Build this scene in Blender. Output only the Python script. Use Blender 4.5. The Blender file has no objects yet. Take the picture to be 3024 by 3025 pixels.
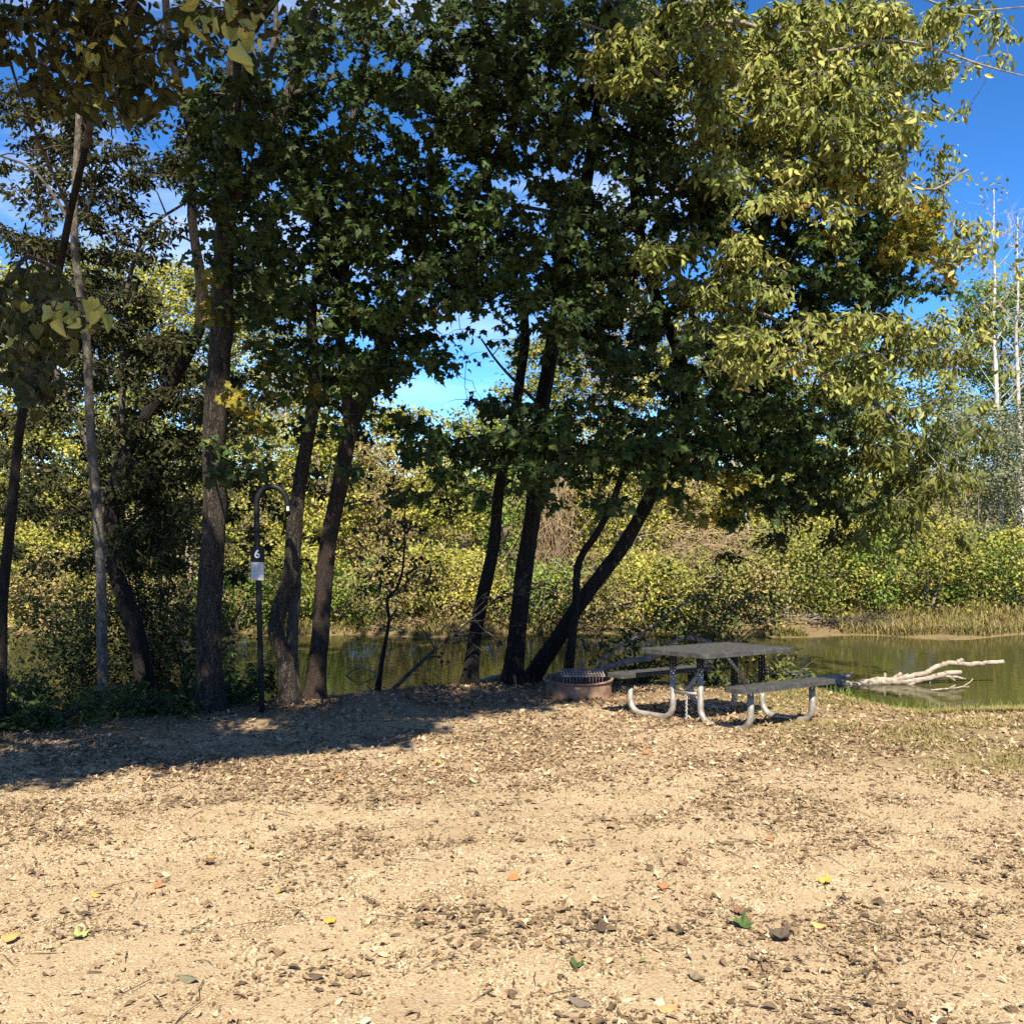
import bpy, math, random
import numpy as np
from mathutils import Vector, Matrix
random.seed(7); rng = np.random.default_rng(11)
R = math.radians
sc = bpy.context.scene
col = sc.collection

# ------------------------------------------------------------------ camera
F = 2910.0                      # focal length in pixels of the 3024 px photograph
PITCH = R(1.81)
CAM = np.array([0.0, 0.0, 1.6])
cd = bpy.data.cameras.new('camera'); cam = bpy.data.objects.new('camera', cd); col.objects.link(cam)
cd.sensor_width = 36; cd.sensor_fit = 'HORIZONTAL'; cd.lens = 36*F/3024
cd.clip_start = 0.05; cd.clip_end = 3000
cam.location = CAM; cam.rotation_euler = (R(90)-PITCH, 0, 0)
sc.camera = cam
FWD = np.array([0, math.cos(PITCH), -math.sin(PITCH)]); UP = np.array([0, math.sin(PITCH), math.cos(PITCH)])

def P(px, py, d):               # the point that stands d metres ahead (world y) in the direction of a pixel
    rx = (px-1512)/F; ry = -(py-1512.5)/F
    v = FWD + rx*np.array([1., 0, 0]) + ry*UP
    return CAM + v*(d/v[1])
def proj(p):
    p = np.atleast_2d(p) - CAM
    w = p@FWD
    w = np.where(w < 0.05, 0.05, w)
    return 1512+F*p[:, 0]/w, 1512.5-F*(p@UP)/w

# ------------------------------------------------------------------ noise and terrain
_perm = np.random.default_rng(3).random((256, 256))
def vnoise(x, y):
    x = np.asarray(x, float); y = np.asarray(y, float)
    xi = np.floor(x).astype(int); yi = np.floor(y).astype(int)
    fx = x-xi; fy = y-yi
    fx = fx*fx*(3-2*fx); fy = fy*fy*(3-2*fy)
    g = lambda a, b: _perm[a & 255, b & 255]
    return (g(xi, yi)*(1-fx)+g(xi+1, yi)*fx)*(1-fy)+(g(xi, yi+1)*(1-fx)+g(xi+1, yi+1)*fx)*fy
WATER = -1.48
def crest(x):
    return np.interp(x, [-9, -5, -3.4, -1.5, 0, 0.8, 2.6, 3.5, 4.1, 4.6, 5, 7, 9], [8.6, 9.6, 11.4, 13.0, 13.9, 14.0, 14.0, 13.6, 12.2, 10.5, 10.2, 10.8, 11.5])
def gz(x, y):
    x = np.asarray(x, float); y = np.asarray(y, float)
    base = -0.09*np.clip(y, 0, None)
    D = crest(x)
    sl = np.interp(x, [1.8, 3.4], [0.62, 0.115])
    t = np.clip(y-D, 0, None)
    near = base - sl*t*np.clip(t/0.5, 0, 1)
    near = near + 0.035*(vnoise(x*1.1+9, y*1.1)-.5)+0.02*(vnoise(x*3.3, y*3.3+5)-.5)+0.05*(vnoise(x*.45, y*.45)-.5)
    near = near + 0.16*np.exp(-(((x+1.62)/.33)**2+((y-11.3)/.3)**2)) + 0.08*np.exp(-(((x+1.2)/.3)**2+((y-11.1)/.25)**2))   # the little earth mound
    ys = 19.6+.28*np.sin(x*.7)+.2*np.sin(x*1.9+1)-.4*np.clip((x-7.2)/1.5, 0, 1)
    u = y-ys
    far = WATER + np.where(u < 0, u*.5, np.where(u < 2.0, .17*u, .34+.12*np.clip(u-2, 0, 6)+.05*np.clip(u-8, 0, None)))
    far = far + np.where(u > 0, .25*(vnoise(x*.9, y*.9)-.5)*np.clip(u, 0, 1), 0)
    far = np.where(u > 60, np.minimum(far, WATER+3.4), far)
    return np.maximum(np.maximum(near, far), -1.95-.02*np.abs(vnoise(x, y)))
def G(px, py):                  # where the line of sight through a pixel meets the ground
    d = np.arange(2, 60, .02)
    rx = (px-1512)/F; ry = -(py-1512.5)/F
    v = FWD + rx*np.array([1., 0, 0]) + ry*UP
    pts = CAM + v[None, :]*(d/v[1])[:, None]
    below = pts[:, 2] <= np.maximum(gz(pts[:, 0], pts[:, 1]), WATER)
    return pts[np.argmax(below)]

# ------------------------------------------------------------------ mesh builder
def unit(v):
    v = np.asarray(v, float); n = np.linalg.norm(v, axis=-1, keepdims=True)
    return v/np.where(n < 1e-9, 1, n)
class MB:
    def __init__(s): s.v = []; s.f = []; s.l = []; s.n = 0; s.sm = []
    def raw(s, V, idx, sizes, smooth=False):    # idx: flat vertex indices, sizes: per-face counts
        V = np.asarray(V, np.float32); idx = np.asarray(idx, np.int64); sizes = np.asarray(sizes, np.int64)
        s.v.append(V); s.l.append(idx+s.n); s.f.append(sizes); s.sm.append(np.full(len(sizes), smooth)); s.n += len(V)
    def faces(s, V, faces, smooth=False):
        s.raw(V, [i for f in faces for i in f], [len(f) for f in faces], smooth)
    def tube(s, pts, rad, seg=8, wob=0.0, cap=True):
        pts = np.asarray(pts, float); n = len(pts); rad = np.broadcast_to(np.asarray(rad, float), (n,))
        T = unit(np.gradient(pts, axis=0))
        a = np.array([0., 0, 1]) if abs(T[0, 2]) < .9 else np.array([1., 0, 0])
        u = unit(np.cross(a, T[0])); U = [u]
        for i in range(1, n):
            u = u - T[i]*np.dot(u, T[i]); u = unit(u); U.append(u)
        U = np.array(U); W = np.cross(T, U)
        an = np.linspace(0, 2*math.pi, seg, endpoint=False)
        rr = rad[:, None]*np.ones(seg)[None]
        if wob:
            z = np.cumsum(np.r_[0, np.linalg.norm(np.diff(pts, axis=0), axis=1)])
            o = pts[0].sum()*7
            rr = rr*(1+wob*(vnoise(an[None]*1.6+o, z[:, None]*2.2+o)-.5)*2+wob*.5*(vnoise(an[None]*4+o, z[:, None]*7+o)-.5)*2)
        V = pts[:, None]+rr[..., None]*(np.cos(an)[None, :, None]*U[:, None]+np.sin(an)[None, :, None]*W[:, None])
        V = V.reshape(-1, 3)
        i = np.arange(n-1)[:, None]*seg; j = np.arange(seg)[None]; k = (j+1) % seg
        q = np.stack([i+j, i+k, i+seg+k, i+seg+j], -1).reshape(-1, 4)
        s.raw(V, q.ravel(), np.full(len(q), 4), True)
        if cap:
            b = s.n-len(V)
            s.l.append(np.arange(seg)[::-1]+b); s.f.append(np.array([seg])); s.sm.append(np.array([False]))
            s.l.append(np.arange(seg)+b+(n-1)*seg); s.f.append(np.array([seg])); s.sm.append(np.array([False]))
    def box(s, c, size, ax=None, bev=0.0):
        c = np.asarray(c, float); h = np.asarray(size, float)/2
        A = np.eye(3) if ax is None else np.asarray(ax, float)
        if bev <= 0:
            K = np.array([[x, y, z] for x in (-1, 1) for y in (-1, 1) for z in (-1, 1)], float)*h
            s.faces(c+K@A, [(0, 1, 3, 2), (4, 6, 7, 5), (0, 4, 5, 1), (2, 3, 7, 6), (0, 2, 6, 4), (1, 5, 7, 3)])
        else:
            bm = __import__('bmesh').new()
            import bmesh
            bmesh.ops.create_cube(bm, size=1)
            for v in bm.verts: v.co = Vector((v.co.x*2*h[0], v.co.y*2*h[1], v.co.z*2*h[2]))
            bmesh.ops.bevel(bm, geom=list(bm.edges), offset=bev, segments=2, affect='EDGES', profile=.5)
            bm.verts.index_update()
            V = np.array([v.co[:] for v in bm.verts]); fs = [[v.index for v in f.verts] for f in bm.faces]
            bm.free(); s.faces(c+V@A, fs)
    def build(s, name, mat, parent=None):
        me = bpy.data.meshes.new(name)
        if s.n:
            V = np.concatenate(s.v); L = np.concatenate(s.l); S = np.concatenate(s.f)
            me.vertices.add(len(V)); me.vertices.foreach_set('co', V.astype(np.float32).ravel())
            me.loops.add(len(L)); me.loops.foreach_set('vertex_index', L.astype(np.int32))
            me.polygons.add(len(S))
            st = np.r_[0, np.cumsum(S)[:-1]].astype(np.int32)
            me.polygons.foreach_set('loop_start', st)
            try: me.polygons.foreach_set('loop_total', S.astype(np.int32))
            except Exception: pass
            me.polygons.foreach_set('use_smooth', np.concatenate(s.sm).astype(bool))
            me.update(calc_edges=True); me.validate()
        me.materials.append(mat)
        o = bpy.data.objects.new(name, me); col.objects.link(o)
        if parent is not None:
            o.parent = parent
            if parent.rotation_mode != 'QUATERNION': o.matrix_parent_inverse = Matrix.Translation(-parent.location)
        return o
def empty(name, loc, label, cat, group=None):
    o = bpy.data.objects.new(name, None); col.objects.link(o); o.empty_display_size = .2
    o.location = tuple(float(c) for c in loc); tag(o, label, cat, group); return o
def tag(o, label=None, cat=None, group=None, kind=None):
    if label: o['label'] = label
    if cat: o['category'] = cat
    if group: o['group'] = group
    if kind: o['kind'] = kind
    return o
# children of plain empties are written in world coordinates (the parent inverse takes the empty's place off again);
# empties in quaternion mode hold children in local coordinates

def spline(pts, step=.12):
    pts = np.asarray(pts, float)
    if len(pts) == 2: pts = np.array([pts[0], pts.mean(0), pts[1]])
    p = np.vstack([2*pts[0]-pts[1], pts, 2*pts[-1]-pts[-2]])
    out = []
    for i in range(1, len(p)-2):
        n = max(2, int(np.linalg.norm(p[i+1]-p[i])/step))
        t = np.linspace(0, 1, n, endpoint=False)[:, None]
        out.append(.5*((2*p[i])+(-p[i-1]+p[i+1])*t+(2*p[i-1]-5*p[i]+4*p[i+1]-p[i+2])*t**2+(-p[i-1]+3*p[i]-3*p[i+1]+p[i+2])*t**3))
    out.append(p[-2][None]); return np.vstack(out)

# ------------------------------------------------------------------ materials
def newmat(name):
    m = bpy.data.materials.new(name); m.use_nodes = True
    nt = m.node_tree; nt.nodes.clear(); return m, nt, nt.nodes, nt.links
def ramp(n, stops, interp='LINEAR'):
    r = n.new('ShaderNodeValToRGB'); cr = r.color_ramp; cr.interpolation = interp
    while len(cr.elements) < len(stops): cr.elements.new(.5)
    for e, (p, c) in zip(cr.elements, stops): e.position = p; e.color = (*c, 1)
    return r
def noise(n, l, vec, scale, detail=4, rough=.55):
    t = n.new('ShaderNodeTexNoise'); t.inputs['Scale'].default_value = scale; t.inputs['Detail'].default_value = detail; t.inputs['Roughness'].default_value = rough
    if vec is not None: l.new(vec, t.inputs['Vector'])
    return t
def mapping(n, l, vec, scale):
    m = n.new('ShaderNodeMapping'); m.inputs['Scale'].default_value = scale; l.new(vec, m.inputs['Vector']); return m.outputs[0]
def math_(n, l, op, a, b=None):
    m = n.new('ShaderNodeMath'); m.operation = op
    for i, v in enumerate((a, b)):
        if v is None: continue
        if isinstance(v, (int, float)): m.inputs[i].default_value = v
        else: l.new(v, m.inputs[i])
    return m.outputs[0]
def mix(n, l, fac, a, b, mode='MIX'):
    m = n.new('ShaderNodeMix'); m.data_type = 'RGBA'; m.blend_type = mode
    for k, v in ((0, fac), (6, a), (7, b)):
        if isinstance(v, (int, float)): m.inputs[k].default_value = v
        elif isinstance(v, tuple): m.inputs[k].default_value = (*v, 1)
        else: l.new(v, m.inputs[k])
    return m.outputs[2]
def leafmat(name, stops, trans=.25, nscale=.9, nmix=.45, rough=.55, spec=.16):
    m, nt, n, l = newmat(name)
    g = n.new('ShaderNodeNewGeometry')
    ns = noise(n, l, g.outputs['Position'], nscale, 2)
    s = n.new('ShaderNodeMapRange'); s.inputs[1].default_value = .3; s.inputs[2].default_value = .7; l.new(ns.outputs[0], s.inputs[0])
    v = math_(n, l, 'ADD', math_(n, l, 'MULTIPLY', g.outputs['Random Per Island'], 1-nmix), math_(n, l, 'MULTIPLY', s.outputs[0], nmix))
    r = ramp(n, stops); l.new(v, r.inputs[0])
    fine = noise(n, l, g.outputs['Position'], 60, 2)
    c = mix(n, l, math_(n, l, 'MULTIPLY', fine.outputs[0], .35), r.outputs[0], (.12, .09, .04))
    b = n.new('ShaderNodeBsdfPrincipled'); l.new(c, b.inputs['Base Color']); b.inputs['Roughness'].default_value = rough; b.inputs['Specular IOR Level'].default_value = spec
    o = n.new('ShaderNodeOutputMaterial')
    if trans:
        t = n.new('ShaderNodeBsdfTranslucent'); l.new(c, t.inputs[0])
        x = n.new('ShaderNodeMixShader'); x.inputs[0].default_value = trans; l.new(b.outputs[0], x.inputs[1]); l.new(t.outputs[0], x.inputs[2]); l.new(x.outputs[0], o.inputs[0])
    else: l.new(b.outputs[0], o.inputs[0])
    return m
def barkmat(name, c1, c2, zs=.16, sc_=26, bump=.7, c3=None):
    m, nt, n, l = newmat(name)
    g = n.new('ShaderNodeNewGeometry'); v = mapping(n, l, g.outputs['Position'], (1, 1, zs))
    a = noise(n, l, v, sc_, 6, .65); w = n.new('ShaderNodeTexVoronoi'); w.feature = 'DISTANCE_TO_EDGE'; w.inputs['Scale'].default_value = sc_*1.1
    wv = n.new('ShaderNodeVectorMath'); wv.operation = 'ADD'; l.new(v, wv.inputs[0])
    wn = noise(n, l, v, sc_*.6, 3); wm = n.new('ShaderNodeVectorMath'); wm.operation = 'SCALE'; wm.inputs['Scale'].default_value = .35; l.new(wn.outputs['Color'], wm.inputs[0]); l.new(wm.outputs[0], wv.inputs[1])
    l.new(wv.outputs[0], w.inputs['Vector'])
    ed = n.new('ShaderNodeMapRange'); ed.inputs[1].default_value = 0; ed.inputs[2].default_value = .25; l.new(w.outputs['Distance'], ed.inputs[0])
    big = noise(n, l, g.outputs['Position'], 3, 3)
    r = ramp(n, [(.3, c1), (.7, c2)]); l.new(a.outputs[0], r.inputs[0])
    c = mix(n, l, math_(n, l, 'MULTIPLY', math_(n, l, 'SUBTRACT', 1.0, ed.outputs[0]), math_(n, l, 'MULTIPLY', wn.outputs[0], 1.5)), r.outputs[0], tuple(x*.45 for x in c1))
    if c3:
        k = ramp(n, [(.5, (0, 0, 0)), (.62, (1, 1, 1))]); l.new(big.outputs[0], k.inputs[0]); c = mix(n, l, k.outputs[0], c, c3)
    b = n.new('ShaderNodeBsdfPrincipled'); l.new(c, b.inputs['Base Color']); b.inputs['Roughness'].default_value = .85; b.inputs['Specular IOR Level'].default_value = .2
    h = math_(n, l, 'ADD', math_(n, l, 'MULTIPLY', a.outputs[0], .5), ed.outputs[0])
    bp = n.new('ShaderNodeBump'); bp.inputs['Strength'].default_value = bump; bp.inputs['Distance'].default_value = .02; l.new(h, bp.inputs['Height']); l.new(bp.outputs[0], b.inputs['Normal'])
    o = n.new('ShaderNodeOutputMaterial'); l.new(b.outputs[0], o.inputs[0]); return m
def plainmat(name, c1, c2, scale=20, rough=.6, metal=0, bump=.15, spec=.5, lo=.35, hi=.65):
    m, nt, n, l = newmat(name)
    t = n.new('ShaderNodeTexCoord'); a = noise(n, l, t.outputs['Object'], scale, 6, .65)
    r = ramp(n, [(lo, c1), (hi, c2)]); l.new(a.outputs[0], r.inputs[0])
    b = n.new('ShaderNodeBsdfPrincipled'); l.new(r.outputs[0], b.inputs['Base Color']); b.inputs['Roughness'].default_value = rough; b.inputs['Metallic'].default_value = metal; b.inputs['Specular IOR Level'].default_value = spec
    bp = n.new('ShaderNodeBump'); bp.inputs['Strength'].default_value = bump; bp.inputs['Distance'].default_value = .01; l.new(a.outputs[0], bp.inputs['Height']); l.new(bp.outputs[0], b.inputs['Normal'])
    o = n.new('ShaderNodeOutputMaterial'); l.new(b.outputs[0], o.inputs[0]); return m

L_MAPLE = leafmat('maple_leaf', [(0, (.011, .034, .008)), (.6, (.02, .054, .011)), (.84, (.045, .1, .015)), (.93, (.15, .15, .02)), (1, (.3, .13, .02))], .16)
L_YELLOW = leafmat('yellow_maple_leaf', [(0, (.05, .1, .018)), (.4, (.16, .18, .025)), (.7, (.38, .26, .03)), (1, (.4, .17, .03))])
L_ELM = leafmat('elm_leaf', [(0, (.08, .12, .025)), (.4, (.18, .22, .045)), (.7, (.34, .35, .085)), (.9, (.48, .42, .13)), (1, (.4, .24, .1))], .15)
L_HEART = leafmat('heart_leaf', [(0, (.016, .028, .009)), (.7, (.032, .045, .013)), (.87, (.16, .17, .045)), (1, (.42, .38, .09))], .1)
L_SMALL = leafmat('small_leaf', [(0, (.014, .024, .008)), (.6, (.03, .042, .012)), (1, (.1, .095, .025))], .14)
L_SUNTINT = leafmat('sun_tinted_heart_leaf', [(0, (.2, .24, .06)), (.5, (.38, .4, .12)), (1, (.55, .48, .15))], .2)  # heart leaf again, with sunlight put into a paler colour
L_HACK = leafmat('hackberry_leaf', [(0, (.07, .1, .02)), (.5, (.14, .17, .035)), (1, (.27, .25, .05))])
FTWIG = plainmat('pale_brush_stem', (.16, .125, .085), (.4, .33, .24), 8, .85, spec=.2)
FAR = {
 'yg': leafmat('far_yellow_leaf', [(0, (.1, .14, .022)), (.4, (.27, .29, .045)), (.75, (.48, .44, .08)), (1, (.56, .38, .1))], .15, .8),
 'ol': leafmat('far_olive_leaf', [(0, (.07, .1, .02)), (.5, (.19, .22, .045)), (1, (.42, .4, .09))], .15, .8),
 'gr': leafmat('far_green_leaf', [(0, (.06, .13, .02)), (.5, (.14, .24, .035)), (1, (.32, .38, .06))], .15, .8),
 'tan': leafmat('far_tan_leaf', [(0, (.13, .12, .04)), (.5, (.3, .25, .09)), (1, (.46, .31, .13))], .15, .8),
 'wil': leafmat('willow_leaf', [(0, (.13, .16, .09)), (.5, (.22, .26, .15)), (1, (.34, .37, .22))], .25, .8),
 'ye': leafmat('far_gold_leaf', [(0, (.13, .16, .025)), (.5, (.27, .28, .05)), (1, (.48, .38, .08))], .15, .8)}
BARK = barkmat('grey_brown_bark', (.03, .024, .018), (.15, .12, .092), bump=1.0)
BARK_PALE = barkmat('pale_smooth_bark', (.075, .065, .05), (.22, .195, .155), .5, 14, .25)
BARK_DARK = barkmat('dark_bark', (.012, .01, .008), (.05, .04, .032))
BARK_RED = barkmat('reddish_bark', (.028, .02, .016), (.1, .072, .055), .3, 34, .6)
SYC = barkmat('white_sycamore_bark', (.52, .49, .43), (.7, .67, .61), .5, 6, .25, (.33, .29, .22))
TWIG = plainmat('twig_bark', (.03, .024, .019), (.1, .082, .065), 12, .85, spec=.2)
PALETWIG = plainmat('pale_twig_bark', (.11, .092, .072), (.3, .26, .2), 12, .85, spec=.2)
DRIFT = plainmat('bleached_wood', (.19, .15, .115), (.44, .37, .295), 14, .8, spec=.2, bump=.4)
DEAD = plainmat('dead_grey_wood', (.15, .12, .095), (.34, .29, .24), 14, .85, spec=.2, bump=.4)
BROWNSTICK = plainmat('dry_brown_stick', (.22, .15, .09), (.45, .33, .2), 9, .85, spec=.2)

# ------------------------------------------------------------------ leaf shapes
def fan(out, c=(0, .38)):
    V = np.array([(*c, .03)]+[(x, y, z) for x, y, z in out], float); k = len(out)
    return V, [(0, 1+i, 1+(i+1) % k) for i in range(k)]
def mirror(pts): return pts + [(-x, y, z) for x, y, z in reversed(pts) if abs(x) > 1e-6]
MAPLE = fan(mirror([(0, 0, 0), (.3, -.06, -.05), (.25, .16, 0), (.4, .2, -.06), (.56, .42, -.12), (.4, .44, -.05), (.22, .55, .01), (.24, .74, -.03), (.1, .76, 0), (0, 1.05, -.1)]))
MAPLE = (MAPLE[0], MAPLE[1]); A_MAPLE = .5
def folded(half, dz=.0):
    k = len(half); V = np.array(half+[(-x, y, z) for x, y, z in half[1:-1]], float)
    return V, [tuple(range(k)), tuple([0]+[k-1]+list(range(2*k-3, k-1, -1)))]
OVAL = folded([(0, 0, 0), (.13, .15, .05), (.22, .42, .08), (.17, .7, .05), (0, 1, -.1)]); A_OVAL = .28
LONG = folded([(0, 0, 0), (.11, .15, .04), (.16, .36, .06), (.1, .7, .02), (0, 1, -.12)]); A_LONG = .2
HEART = folded([(0, .06, 0), (.24, -.06, .03), (.44, .16, .08), (.4, .42, .08), (.18, .8, .03), (0, 1, -.1)]); A_HEART = .55
QUAD = (np.array([(0, 0, 0), (.34, .45, .08), (0, 1, -.06), (-.34, .45, .08)], float), [(0, 1, 2), (0, 2, 3)]); A_QUAD = .34
def add_leaves(mb, shape, pos, tip, nor, size, vary=0):
    V0, fs = shape; n = len(pos)
    if n == 0: return
    tip = unit(tip); side = unit(np.cross(tip, nor)); nor = np.cross(side, tip)
    sz = np.asarray(size).reshape(-1, 1, 1); W = np.broadcast_to(V0[None], (n,)+V0.shape)
    if vary:      # every leaf folds, bends and twists a little differently
        f = rng.normal(.15, .45, (n, 1))*vary; b_ = rng.normal(-.25, .4, (n, 1))*vary; t_ = rng.normal(0, .5, (n, 1))*vary; wd = 1+rng.normal(0, .16, (n, 1))*vary
        x_, y_, z_ = W[..., 0], W[..., 1], W[..., 2]
        W = np.stack([x_*wd, y_, z_+f*np.abs(x_)+b_*(y_-.2)**2+t_*x_*(y_-.3)], -1)
    V = pos[:, None]+sz*(W[..., 0:1]*side[:, None]+W[..., 1:2]*tip[:, None]+W[..., 2:3]*nor[:, None])
    fl = np.array([i for f in fs for i in f]); fz = np.array([len(f) for f in fs])
    idx = (fl[None]+(np.arange(n)*len(V0))[:, None]).ravel()
    mb.raw(V.reshape(-1, 3), idx, np.tile(fz, n), False)
def leaf_dirs(n, droop, spread=1.0, face=.35):
    a = rng.random(n)*2*math.pi
    tip = np.stack([np.cos(a), np.sin(a), -droop+rng.normal(0, .45, n)], -1)
    nor = rng.normal(0, 1, (n, 3))*spread; nor[:, 2] += face*2.2; nor[:, 1] -= .25
    return tip, nor

# ------------------------------------------------------------------ sun and where the shade may fall
SUN_EL = R(50); SUN_AZ = R(4)      # the sun stands behind the camera
LD = np.array([-math.sin(SUN_AZ)*math.cos(SUN_EL), math.cos(SUN_AZ)*math.cos(SUN_EL), -math.sin(SUN_EL)])
def shade_at(p):                   # where the shadow of a point meets the sloping ground
    p = np.atleast_2d(p); t = (p[:, 2]+.09*p[:, 1])/(-LD[2]-.09*LD[1])
    h = p+LD*t[:, None]; return h[:, 0], h[:, 1]
def sunny_limit(x): return np.interp(x, [-6, -3.6, -2.5, -1.2, -.7, .2, .7, 1.3, 1.6], [6.2, 7.3, 8.4, 9.2, 10.9, 11.2, 12.0, 12.6, 13.9])

# ------------------------------------------------------------------ growing trees
class Tree:
    """skeleton limbs + leafy sprays that get tied to the nearest limb"""
    def __init__(s, name, label, cat, base, bark, group=None, twig=None):
        s.root = empty(name, base, label, cat, group); s.trunk = MB(); s.br = MB(); s.crown = {}
        s.nodes = []; s.nr = []; s.bark = bark; s.twig = twig or bark; s.clumps = []
    def limb(s, pts, r0, r1, seg=12, wob=.1, main=True, step=.12, power=1.0):
        if not main and s.nodes:
            N = np.vstack(s.nodes); a = N[np.argmin(np.linalg.norm(N-np.asarray(pts[0]), axis=1))]
            pts = [a]+[q for q in pts if np.linalg.norm(q-a) > .12]
        p = spline(pts, step); L = np.r_[0, np.cumsum(np.linalg.norm(np.diff(p, axis=0), axis=1))]; u = L/L[-1]
        r = r0+(r1-r0)*u**power
        if main: r = r*(1+.95*np.exp(-(L/.2)**1.2)) if len(s.nodes) == 0 else r
        k = .012*np.array([np.sin(L*3.1+r0*90), np.cos(L*2.3+r0*50), 0*L]).T; k[0] = 0
        p = p+k
        (s.trunk if main else s.br).tube(p, r, seg, wob)
        s.nodes.append(p); s.nr.append(r); return p
    def spray(s, c, rad, n, kind): s.clumps.append((np.asarray(c, float), rad, n, kind))
    def finish(s, hang=False, twigs=True):
        N = np.vstack(s.nodes); NR = np.concatenate(s.nr)
        cl = s.clumps
        if cl:
            C = np.array([c[0] for c in cl])
            dd = np.array([np.min(np.linalg.norm(N-c, axis=1)) for c in C])
            for i in np.argsort(dd):
                c, rad, n, kind = cl[i]
                dv = N-c; dist = np.linalg.norm(dv, axis=1)+(0 if hang else .8)*np.clip(dv[:, 2], 0, None)
                j = int(np.argmin(dist)); a = N[j]; L = np.linalg.norm(c-a)
                if L > .04:
                    m = (a+c)/2+np.array([rng.normal(0, .1), rng.normal(0, .1), .12])*L
                    q = spline([a, m, c], .12); u = np.linspace(0, 1, len(q))
                    jit = rng.normal(0, .012, q.shape); jit[0] = 0; q = q+jit
                    r0 = min(.7*NR[j], .007+.011*L); rr = r0+(.0045-r0)*u
                    s.br.tube(q, rr, 5 if r0 > .012 else 4, 0, False)
                    N = np.vstack([N, q[1:]]); NR = np.r_[NR, rr[1:]]
                K = KINDS[kind]
                nt = max(3, int(n/9)); a_ = rng.random(nt)*2*math.pi
                D = unit(np.stack([np.cos(a_), np.sin(a_), rng.normal(-.05 if not hang else -.5, .35, nt)], -1))*rad*(0.6+.6*rng.random((nt, 1)))
                if twigs:
                    for d in D:
                        s.br.tube(np.array([c, c+d*.5+[0, 0, .02], c+d]), [.0045, .0035, .002], 3, 0, False)
                w = rng.integers(0, nt, n); u = rng.random(n)**.65
                pos = c+D[w]*u[:, None]+rng.normal(0, .035+.06*rad, (n, 3))
                tip, nor = leaf_dirs(n, K['droop'], 1, K['face'])
                tip = tip+.8*unit(D[w])
                mb = s.crown.setdefault((kind, K['part']), MB())
                add_leaves(mb, K['shape'], pos, tip, nor, K['size']*(.45+.85*rng.random(n)), 1)
        if s.trunk.n: s.trunk.build('trunk', s.bark, s.root)
        if s.br.n: s.br.build('branches', s.twig, s.root)
        for (kind, part), mb in s.crown.items(): mb.build(part, KINDS[kind]['mat'], s.root)
KINDS = {
 'm': dict(shape=MAPLE, area=A_MAPLE, size=.105, droop=.55, face=.45, mat=L_MAPLE, part='crown'),
 'o': dict(shape=MAPLE, area=A_MAPLE, size=.105, droop=.55, face=.45, mat=L_YELLOW, part='yellow_crown'),
 'e': dict(shape=OVAL, area=A_OVAL, size=.095, droop=.8, face=.3, mat=L_ELM, part='crown'),
 'r': dict(shape=LONG, area=A_LONG, size=.11, droop=1.1, face=.25, mat=L_HACK, part='crown'),
 'h': dict(shape=HEART, area=A_HEART, size=.086, droop=1.4, face=.2, mat=L_HEART, part='crown'),
 'p': dict(shape=HEART, area=A_HEART, size=.092, droop=1.6, face=.1, mat=L_SUNTINT, part='sun_tinted_crown'),  # bright-lit heart leaves, their sunlit look painted into the leaf colour
 'k': dict(shape=OVAL, area=.3, size=.085, droop=.6, face=.3, mat=L_SMALL, part='crown'),
}

# ------------------------------------------------------------------ sky, sun, exposure
w = bpy.data.worlds.new('World'); sc.world = w; w.use_nodes = True
nt = w.node_tree; n = nt.nodes; l = nt.links; n.clear()
sky = n.new('ShaderNodeTexSky'); sky.sky_type = 'NISHITA'; sky.sun_disc = False
sky.sun_elevation = SUN_EL; sky.sun_rotation = R(180)-SUN_AZ; sky.air_density = .8; sky.dust_density = 0; sky.ozone_density = 4.5; sky.altitude = 5000
tc = n.new('ShaderNodeTexCoord')
hs = n.new('ShaderNodeHueSaturation'); hs.inputs['Saturation'].default_value = 1.2; hs.inputs['Value'].default_value = 1.0; l.new(sky.outputs[0], hs.inputs['Color'])
mp = n.new('ShaderNodeMapping'); mp.inputs['Scale'].default_value = (1.0, 1.0, 3.2); mp.inputs['Rotation'].default_value = (0, .25, 0); l.new(tc.outputs['Generated'], mp.inputs[0])
cn = noise(n, l, mp.outputs[0], 2.1, 7, .6); cn.inputs['Distortion'].default_value = .5
cr = ramp(n, [(.49, (0, 0, 0)), (.76, (.7, .7, .7))]); l.new(cn.outputs[0], cr.inputs[0])
cc = mix(n, l, cr.outputs[0], hs.outputs[0], (4.6, 5.1, 5.8))
bg = n.new('ShaderNodeBackground'); l.new(cc, bg.inputs[0]); bg.inputs[1].default_value = .135
ow = n.new('ShaderNodeOutputWorld'); l.new(bg.outputs[0], ow.inputs[0])
sl = bpy.data.lights.new('sun', 'SUN'); sl.energy = 5.0; sl.angle = R(.53); sl.color = (1, .92, .76)
so = bpy.data.objects.new('sun', sl); col.objects.link(so); so.rotation_euler = (R(90)-SUN_EL, 0, SUN_AZ)
sc.view_settings.view_transform = 'Standard'; sc.view_settings.look = 'None'; sc.view_settings.gamma = 1; sc.view_settings.exposure = 1.15
sc.cycles.use_denoising = False; sc.cycles.max_bounces = 6; sc.cycles.diffuse_bounces = 2; sc.cycles.glossy_bounces = 3; sc.cycles.transmission_bounces = 3
sc.cycles.caustics_reflective = False; sc.cycles.caustics_refractive = False

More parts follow.
